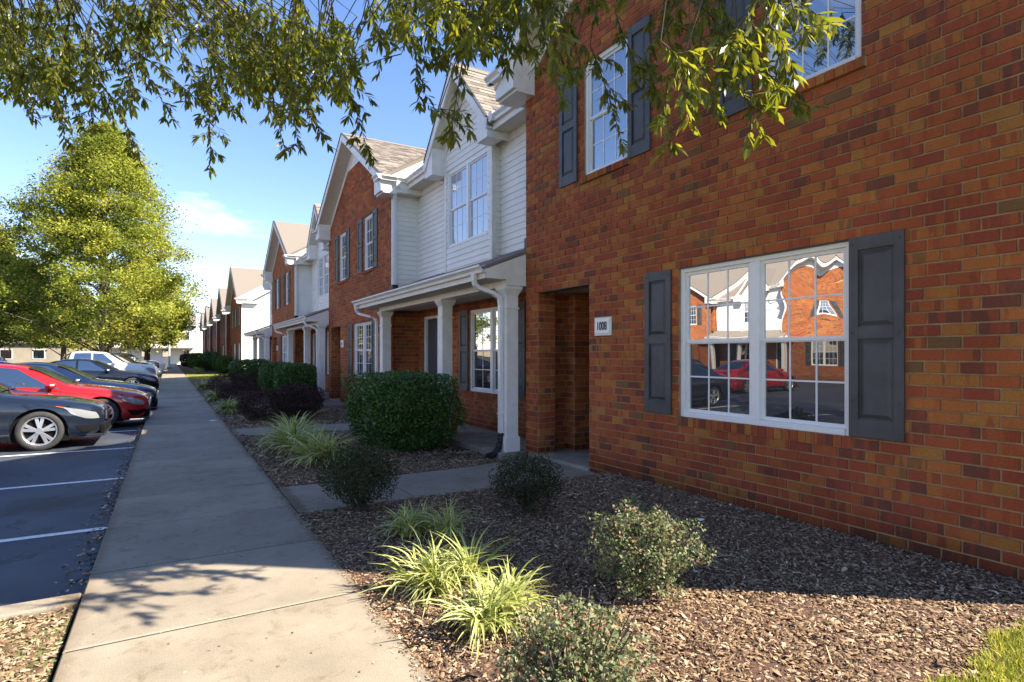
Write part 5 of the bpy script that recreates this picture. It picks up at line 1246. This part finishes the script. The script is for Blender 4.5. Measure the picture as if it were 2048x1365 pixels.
    # wheels and wells
    for wx in S['wheels']:
        b = MB(); b.box((-wx - ra - .02, -S['W'] + .10, .15), (-wx + ra + .02, S['W'] - .10, rw + ra + .02)); b.build('wheel_well', M['alloy_dark'], t)
        for sgn in (-1, 1):
            yo = sgn * (S['W'] - .045); yi = yo - sgn * .21
            wp = empty('wheel', (0, 0, 0)); wp.parent = t
            b = MB(); prof = [(yi, rw * .70), (yi, rw * .94), (yi + sgn * .02, rw), (yo - sgn * .02, rw), (yo, rw * .95), (yo + sgn * .006, rw * .82), (yo - sgn * .006, rw * .72), (yi, rw * .70)]
            sg = 40; vs = [(-wx + r_ * math.cos(2 * math.pi * i / sg), yy, rw + r_ * math.sin(2 * math.pi * i / sg)) for i in range(sg) for yy, r_ in prof]; n = len(prof)
            fs = [(i * n + k, ((i + 1) % sg) * n + k, ((i + 1) % sg) * n + k + 1, i * n + k + 1) for i in range(sg) for k in range(n - 1)]
            b.add(vs, fs); bpy.data.objects.remove(wp); wp = b.build('wheel', M['tire'], t, smooth=True)
            b = MB(); prof = [(yo - sgn * .004, rw * .73), (yo - sgn * .002, rw * .70), (yo - sgn * .02, rw * .665), (yo - sgn * .12, rw * .63)]
            vs = [(-wx + r_ * math.cos(2 * math.pi * i / sg), yy, rw + r_ * math.sin(2 * math.pi * i / sg)) for i in range(sg) for yy, r_ in prof]; n = 4
            fs = [(i * n + k, ((i + 1) % sg) * n + k, ((i + 1) % sg) * n + k + 1, i * n + k + 1) for i in range(sg) for k in range(3)]
            b.add(vs, fs); b.build('rim', M['alloy'], wp, smooth=True)
            b = MB(); b.disc((-wx, yo - sgn * .10, rw), (0, 1, 0), rw * .66, 32); b.build('brake_disc', M['alloy_dark'], wp)
            b = MB(); C_ = Vector((-wx, yo - sgn * .022, rw))
            for q in range(5):
                for dd in (-.17, .17):
                    a = 2 * math.pi * q / 5 + math.pi / 2; r0, r1 = .05, rw * .67
                    d0 = Vector((math.cos(a + dd * .6), 0, math.sin(a + dd * .6))); d1 = Vector((math.cos(a + dd * 1.15), 0, math.sin(a + dd * 1.15)))
                    p0, p1 = C_ + d0 * r0, C_ + d1 * r1; s_ = (p1 - p0).cross(Vector((0, 1, 0))).normalized()
                    w0, w1 = .022, .026; dep = Vector((0, -sgn * .035, 0)); bow = Vector((0, sgn * .008, 0))
                    vs = [p0 - s_ * w0 + bow, p0 + s_ * w0 + bow, p1 + s_ * w1, p1 - s_ * w1]; vs += [v + dep for v in vs]
                    b.add(vs, [(0, 1, 2, 3), (4, 7, 6, 5), (0, 4, 5, 1), (1, 5, 6, 2), (2, 6, 7, 3), (3, 7, 4, 0)])
            b.tube([C_ - Vector((0, sgn * .04, 0)), C_ + Vector((0, sgn * .014, 0))], rw * .17, 16); b.build('spokes', M['alloy'], wp, bevel=.004)
    b = MB(); b.box((-L + .35, -S['W'] + .12, .17), (-.35, S['W'] - .12, .35)); b.build('underbody', M['alloy_dark'], t)
    if detail >= 2:
        b = MB()
        for sgn in (0, .45): b.tube([(-S['cowl'] + .06, sgn - .30, ft(S['cowl'] - .06) + .02), (-S['cowl'] - .06, sgn + .25, ft(S['cowl'] + .06) + .03)], .008, 6)
        b.build('wipers', M['black_plastic'], t)
    return t
def paint(name, col, metal=.3, rough=.28): return simple(name, col, rough, metal=metal, coat=1.0, noise=.06, nscale=1.5)
p_navy = paint('midnight_blue_paint', (.010, .016, .030)); p_red = paint('candy_red_paint', (.42, .010, .010), .15); p_blue = paint('dark_blue_paint', (.010, .020, .055))
p_black = paint('black_paint', (.008, .010, .014)); p_white = paint('white_paint', (.72, .72, .72), 0); p_tan = paint('tan_paint', (.32, .26, .20), .4)
p_silver = paint('silver_paint', (.42, .43, .45), .7); p_maroon = paint('maroon_paint', (.12, .02, .02)); p_bluesuv = paint('blue_paint', (.02, .06, .16))
car(SEDAN, -1.02, 13.45, 0, p_navy, 'sedan', 'midnight blue sedan nearest the camera, its front alloy wheel in the sun', 2)
car(SEDAN, -.42, 16.45, 0, p_red, 'sedan', 'bright red sedan parked between two dark sedans', 2)
car(SEDAN, -.30, 19.3, 0, p_blue, 'sedan', 'dark blue sedan just beyond the red one', 1)
car(SEDAN, -.40, 29.9, 0, p_black, 'sedan', 'black sedan seen side on past the empty stalls', 1, scale=1.03)
car(SEDAN, -.75, 33.2, 0, p_navy, 'sedan', 'dark sedan mostly hidden behind the black one', 1)
car(PICK, -.55, 36.4, 0, p_white, 'pickup', 'white pickup with crew cab behind the black sedan', 1)
car(SUV, -.60, 42.5, 0, p_tan, 'suv', 'tan suv beside the white pickup', 1)
car(SEDAN, -.45, 46.0, 0, p_blue, 'sedan', 'dark blue sedan past the tan suv', 1)
car(SUV, -.9, 52.5, 0, p_black, 'suv', 'black suv under the right end of the lot tree', 0)
car(PICK, -.7, 58.5, 0, p_silver, 'pickup', 'light pickup farthest along the walk', 0)
car(SUV, -1.0, 63.5, 0, p_tan, 'suv', 'farthest tan suv next to the light pickup', 0)
car(SEDAN, -14.8, 84, 0, p_black, 'sedan', 'black sedan side on at the far left of the lot', 0, group='cars across the lot')
car(SEDAN, -14.0, 72, 0, p_silver, 'sedan', 'silver sedan at the left picture edge, only its front showing', 0, group='cars across the lot')
car(SUV, -11.0, 96, R(-90), p_bluesuv, 'suv', 'blue suv facing the camera in the back of the lot', 0, group='cars across the lot')
car(SEDAN, -19.5, 97, R(-90), p_maroon, 'sedan', 'maroon sedan in front of the beige building', 0, group='cars across the lot')
car(SEDAN, -15.5, 17.4, math.pi, p_red, 'sedan', 'red sedan across the lot, mirrored low across the middle of the big window', 1, group='cars across the lot')
car(SEDAN, -18.5, 24.2, math.pi, p_black, 'sedan', 'black sedan across the lot by the opposite porch, mirrored in the big window', 1, group='cars across the lot')

# ------------------------------------------------------------------ trees of the lot
def tree(x, y, H, RAD, base, label, nclump, nleaf, leaf, seed, trunk=.38, top_pow=.8):
    r = np.random.default_rng(seed); t = empty('lot_tree', (x, y, -.2)); tag(t, label, 'tree', 'leafy trees in the parking lot islands')
    b = MB(); lean = r.normal(0, .25, 2)
    b.tube([(0, 0, 0), (0, 0, .3), (lean[0] * .3, lean[1] * .3, H * .25), (lean[0], lean[1], H * .55), (lean[0], lean[1], H * .9)], [trunk * 1.4, trunk, trunk * .8, trunk * .45, .05], 12)
    b.build('trunk', M['trunk'], t, smooth=True)
    limbs = MB(); cen = []
    for i in range(nclump):
        u = r.random(); zz = base + (H - base) * u ** .85; f = (zz - base) / (H - base)
        prof = (math.sin(min(1, (f + .14) * 2.6) * math.pi / 2)) * (1 - f ** 1.45) ** top_pow
        a = r.uniform(0, 2 * math.pi); q = math.sqrt(r.uniform(.12, 1.0)); rad = RAD * prof * q * (1 + .16 * math.sin(a * 3 + seed) + .10 * math.sin(a * 7 + f * 9))
        cen.append((rad * math.cos(a), rad * math.sin(a), zz, q))
        if i % 5 == 0: limbs.tube([(lean[0] * f, lean[1] * f, max(1.5, zz - rad * .55)), (rad * math.cos(a) * .5, rad * math.sin(a) * .5, zz - rad * .18), (rad * math.cos(a), rad * math.sin(a), zz)], [.09, .05, .02], 5)
    o = limbs.build('branches', M['trunk'], t); o['kind'] = 'stuff'
    cen = np.array(cen); k = np.repeat(np.arange(nclump), nleaf); N = len(k)
    sp = RAD * .056 * r.uniform(.5, 1.7, nclump)[k]
    d = r.normal(0, 1, (N, 3)) * np.array([1, 1, .62]); P_ = cen[k, :3] + d * sp[:, None]
    P_[:, 2] -= .25 * np.linalg.norm(d[:, :2], axis=1) * sp
    rot = rot_mats(np.stack([r.uniform(-1, 1, N), r.uniform(-.9, .9, N), r.uniform(0, 6.28, N)], 1))
    cl = r.normal(.44, .22, nclump)[k]
    o = scatter('crown', LEAF_V, LEAF_F, P_, rot, leaf * r.uniform(.6, 1.4, N), np.clip(cl + r.normal(0, .17, N), 0, 1), M['crown'], t); o['kind'] = 'stuff'
    return t
tree(-4.4, 57, 20.0, 8.1, 3.0, 'tallest broad yellow green tree, its trunk behind the white pickup', 520, 300, .20, 5, .45)
tree(-14.5, 66, 13.0, 7.8, 2.7, 'wide lower tree left of the tallest one', 340, 300, .26, 8, .36)
tree(-22, 74, 18.0, 7.5, 2.8, 'bright tree at the left edge of the lot trees', 260, 220, .28, 11, .4, .9)
tree(-2.2, 78, 12.0, 5.5, 3.0, 'tree behind the stop sign, right of the tallest one', 220, 220, .28, 13, .32)
tree(-12, 96, 12.0, 6.5, 3.0, 'far tree behind the tallest one, low dense crown', 200, 180, .32, 14, .35)
tree(-27, 100, 12.0, 7.5, 3.0, 'far tree seen between the left trunks', 200, 180, .34, 15, .35)
tree(-36, 122, 15.0, 9, 3.5, 'farthest tree at the left behind the lot', 180, 180, .4, 16, .35)

# ------------------------------------------------------------------ building closing the street
t = empty('far_building', (-12, 126, 0)); tag(t, 'long white two-storey building closing the view at the far end', 'building')
MB().box((-34, 0, -.3), (16, 12, 7.2)).build('wall', M['siding'], t)
b = MB(); b.prism([(-34.6, -.6, 7.1), (-34.6, 6, 9.6), (-34.6, 12.6, 7.1)], (51.2, 0, 0)); b.build('roof', M['shingle'], t)
MB().box((-34.5, -.62, 7.0), (16.5, -.5, 7.25)).build('fascia', M['white_trim'], t)
for i in range(15):
    for z in (1.0, 4.3):
        xw = -32 + i * 3.3
        f_ = MB().box((xw, -.06, z), (xw + 1.2, -.003, z + 1.6)).build('window', M['vinyl'], t); MB().box((xw + .1, -.07, z + .1), (xw + 1.1, -.061, z + 1.5)).build('pane', M['car_glass'], f_)
b = MB(); b.box((-34, -2.4, 2.75), (16, -.01, 2.95)); b.build('canopy', M['shingle'], t)
t = empty('low_building', (-28, 112, 0)); tag(t, 'beige single storey building behind the left tree trunks', 'building')
MB().box((-18, 0, -.3), (17, 9, 3.4)).build('wall', simple('shaded_beige_wall', (.30, .26, .20), .8, noise=.2, nscale=.6), t)  # beige wall, its colour darkened to stand for the shade under the trees
b = MB(); b.prism([(-18.5, -.5, 3.3), (-18.5, 4.5, 4.6), (-18.5, 9.5, 3.3)], (36, 0, 0)); b.build('roof', M['shingle'], t)
for i in range(7):
    f_ = MB().box((-12.5 + i * 3.8, -.06, .9), (-11 + i * 3.8, -.003, 2.4)).build('window', M['vinyl'], t); MB().box((-12.4 + i * 3.8, -.07, 1), (-11.1 + i * 3.8, -.061, 2.3)).build('pane', M['car_glass'], f_)

# ------------------------------------------------------------------ overhanging oak by the corner bed
def overhang():
    t = empty('willow_oak_tree', (-3.1, -1.2, -.05)); tag(t, 'willow oak whose hanging twigs of narrow leaves fill the top of the picture', 'tree')
    root = Vector(t.location); r = random.Random(5)
    tb = MB(); tb.tube([(0, 0, -.1), (0, 0, .4), (.05, .05, 3), (.1, .2, 6), (.2, .5, 10)], [.34, .24, .20, .15, .05], 14); tb.build('trunk', M['trunk'], t, smooth=True)
    th = math.atan2(686, 1160); c, s = math.cos(th), math.sin(th)
    def at(px, py, d):
        u = (px - 1024) / 1160; v = (711 - py) / 1160
        return Vector(((c * u + s) * d, (c - s * u) * d, 1.5 + v * d))
    def depth(px): return np.interp(px, [-200, 0, 400, 800, 1200, 1700], [6.6, 6.3, 5.4, 4.7, 4.1, 3.5])
    bx = [-150, 0, 60, 130, 200, 275, 330, 362, 385, 420, 455, 500, 570, 630, 690, 740, 775, 830, 900, 950, 1000, 1060, 1130, 1200, 1270, 1350, 1410, 1520, 1600, 1650]
    by = [260, 235, 230, 285, 300, 250, 240, 210, 150, 325, 225, 190, 300, 250, 215, 315, 120, 210, 150, 140, 110, 140, 200, 170, 270, 285, 190, 265, 205, 5]
    twigs = []
    # distinct hanging tips seen against sky and brick (tip, anchor)
    tips = [((420, 335), (402, 120)), ((275, 300), (180, 140)), ((190, 255), (120, 60)), ((570, 305), (528, 120)), ((600, 290), (555, 150)), ((740, 318), (690, 150)), ((705, 205), (640, 60)), ((838, 205), (810, 40)), ((900, 275), (930, 95)),
            ((940, 262), (880, 215)), ((935, 110), (900, 10)), ((1005, 120), (980, 0)), ((1070, 130), (1020, 0)), ((1125, 195), (1085, 40)), ((1130, 90), (1080, -30)), ((1245, 290), (1180, 90)), ((1350, 292), (1290, 110)), ((1300, 180), (1230, 20)),
            ((1525, 270), (1440, 110)), ((1600, 215), (1450, 85)), ((1600, 190), (1420, 60)), ((1395, 215), (1330, 60)), ((1440, 225), (1380, 90)), ((1635, 30), (1530, -20)), ((1505, 95), (1440, -20)), ((1565, 175), (1470, 120)), ((345, 240), (270, 120)), ((60, 235), (20, 80)), ((130, 280), (90, 90)),
            ((480, 225), (450, 60)), ((640, 265), (600, 120)), ((520, 200), (480, 80))]
    for tp, an in tips:
        d = float(depth(tp[0])) + r.uniform(-.35, .35); twigs.append((at(*an, d + r.uniform(-.2, .3)), at(*tp, d), 1.0))
    # general curtain
    for i in range(300):
        px = r.uniform(-160, 1640) if i % 2 else r.uniform(-160, 1000)
        lim = float(np.interp(px, bx, by)) - 30
        py = lim * (1 - abs(r.gauss(0, .5))) - 4
        if px > 1120 and r.random() < .45: continue
        if 305 < px < 400 and 95 < py: continue
        if 210 < px < 265 and py < 40 and r.random() < .8: continue
        if 700 < px < 830 and py > 85: continue
        d = float(depth(px)) + r.uniform(-.9, 1.3)
        ax = px + r.gauss(-10, 60); ay = py - r.uniform(50, 150)
        twigs.append((at(ax, ay, d + r.uniform(-.3, .3)), at(px, py, d), .9))
    for i in range(90):    # canopy above the frame that shades and closes the top
        px = r.uniform(-500, 1500); d = float(depth(px)) + r.uniform(-1, 1.5); py = r.uniform(-420, -60)
        twigs.append((at(px - 100, py - 120, d), at(px, py, d), .8))
    tw = MB(); pos = []; dirs = []; size = []
    for a, b_, dens in twigs:
        mid = a.lerp(b_, .5) + Vector((r.gauss(0, .05), r.gauss(0, .05), .06)); n = 7; pts = []
        for k in range(n + 1):
            f = k / n; pts.append(a * (1 - f) ** 2 + mid * 2 * f * (1 - f) + b_ * f * f)
        tw.tube([p - root for p in pts], [.006 - .004 * k / n for k in range(n + 1)], 4, cap=False)
        Ln = (b_ - a).length; f = .10
        def whorl(q, tan, k, lmin, lmax):
            for j in range(k):
                side = tan.orthogonal(); side.rotate(Matrix.Rotation(r.uniform(0, 6.28), 3, tan)); dr = (tan * r.uniform(.2, 1.0) + side * r.uniform(.35, 1.0) + Vector((0, 0, -.55))).normalized()
                pos.append(q + tan * r.uniform(-.02, .02)); dirs.append(dr); size.append(r.uniform(lmin, lmax))
        while f < 1:
            q = a * (1 - f) ** 2 + mid * 2 * f * (1 - f) + b_ * f * f; tan = ((mid - a) * (1 - f) + (b_ - mid) * f).normalized()
            whorl(q, tan, r.randint(2, 4) if dens < 1 else r.randint(3, 5), .05, .10)
            if r.random() < .42:
                side = tan.orthogonal(); side.rotate(Matrix.Rotation(r.uniform(0, 6.28), 3, tan)); d2 = (tan * .7 + side * .8 + Vector((0, 0, -.25))).normalized(); L2 = r.uniform(.07, .24) * (1.15 - .5 * f)
                e2 = q + d2 * L2 + Vector((0, 0, -.02)); tw.tube([q - root, e2 - root], [.0028, .0014], 3, cap=False)
                for g_ in np.arange(.35, 1.01, .04 / L2): whorl(q.lerp(e2, float(g_)), (d2 + Vector((0, 0, -.3))).normalized(), r.randint(2, 3), .055, .11)
                whorl(e2, (d2 + Vector((0, 0, -.6))).normalized(), 5, .06, .12)
            f += r.uniform(.035, .065) / Ln
        whorl(b_, ((b_ - mid).normalized() + Vector((0, 0, -.5))).normalized(), 6, .08, .125)
    # limbs that carry the twigs
    lb = MB()
    anchors = [a for a, b_, _ in twigs]
    hub = [Vector((-2.6, .2, 5.2)), Vector((-1.2, 2.2, 5.6)), Vector((.2, 2.6, 5.2)), Vector((1.6, 2.5, 4.7)), Vector((2.6, 2.2, 4.3))]
    lb.tube([Vector((-3.1, -1.2, 3.4)) - root] + [h - root for h in hub], [.13, .10, .07, .05, .035, .02], 8)
    h2 = [Vector((-3.0, 1.5, 5.6)), Vector((-2.4, 3.6, 5.4)), Vector((-1.4, 5.0, 5.0))]
    lb.tube([Vector((-3.1, -1.1, 4.0)) - root] + [h - root for h in h2], [.12, .09, .06, .03], 8)
    nodes = hub + h2 + [hub[i].lerp(hub[i + 1], .5) for i in range(4)] + [h2[0].lerp(h2[1], .5), h2[1].lerp(h2[2], .5)]
    lo = lb.build('branch', M['trunk'], t, smooth=True)
    for i, a in enumerate(anchors):
        h = min(nodes, key=lambda q: (q - a).length); m = h.lerp(a, .5) + Vector((r.gauss(0, .22), r.gauss(0, .22), .28)); pp = []
        for k in range(7):
            f = k / 6; pp.append(h * (1 - f) ** 2 + m * 2 * f * (1 - f) + a * f * f - root + (Vector((r.gauss(0, .03), r.gauss(0, .03), r.gauss(0, .03))) if 0 < k < 6 else Vector((0, 0, 0))))
        tw.tube(pp, [.010 - .0065 * k / 6 for k in range(7)], 4, cap=False)
    o = tw.build('twigs', M['twig'], t, smooth=True); o['kind'] = 'stuff'
    # leaves: nearest 300 in view as objects, the others joined
    var = []
    for i in range(12):
        b = MB(); b.add([(x, y_ * r.uniform(.8, 1.25), z + r.uniform(-.03, .03) - .12 * x * x) for x, y_, z in LONG_V], LONG_F, 0, (i * .618) % 1); var.append(b.mesh('leaf', M['oak_leaf'], smooth=True))
    order = sorted(range(len(pos)), key=lambda i: (pos[i] - CAM).length)
    def mat_of(i):
        x = dirs[i]; z = Vector((r.gauss(0, .5), r.gauss(0, .5), 1)).normalized(); y_ = z.cross(x).normalized(); z = x.cross(y_)
        return Matrix((x, y_, z)).transposed()
    single = []
    for i in order:
        p = pos[i] - CAM; f = p.x * s + p.y * c; sd_ = p.x * c - p.y * s
        if f > .5 and abs(sd_ / f) < .87 and p.z / f < .60 and len(single) < 300: single.append(i)
    ss = set(single)
    for i in single:
        o = link('leaf', r.choice(var), t); m = mat_of(i).to_4x4(); o.matrix_local = Matrix.Translation(pos[i] - root) @ m @ Matrix.Scale(size[i], 4)
    rest = [i for i in order if i not in ss]
    rot = np.array([np.array(mat_of(i)) for i in rest])
    o = scatter('foliage', LONG_V, LONG_F, np.array([pos[i] - root for i in rest]), rot, np.array([size[i] for i in rest]), RNG.random(len(rest)), M['oak_leaf'], t, smooth=True); o['kind'] = 'stuff'
overhang()
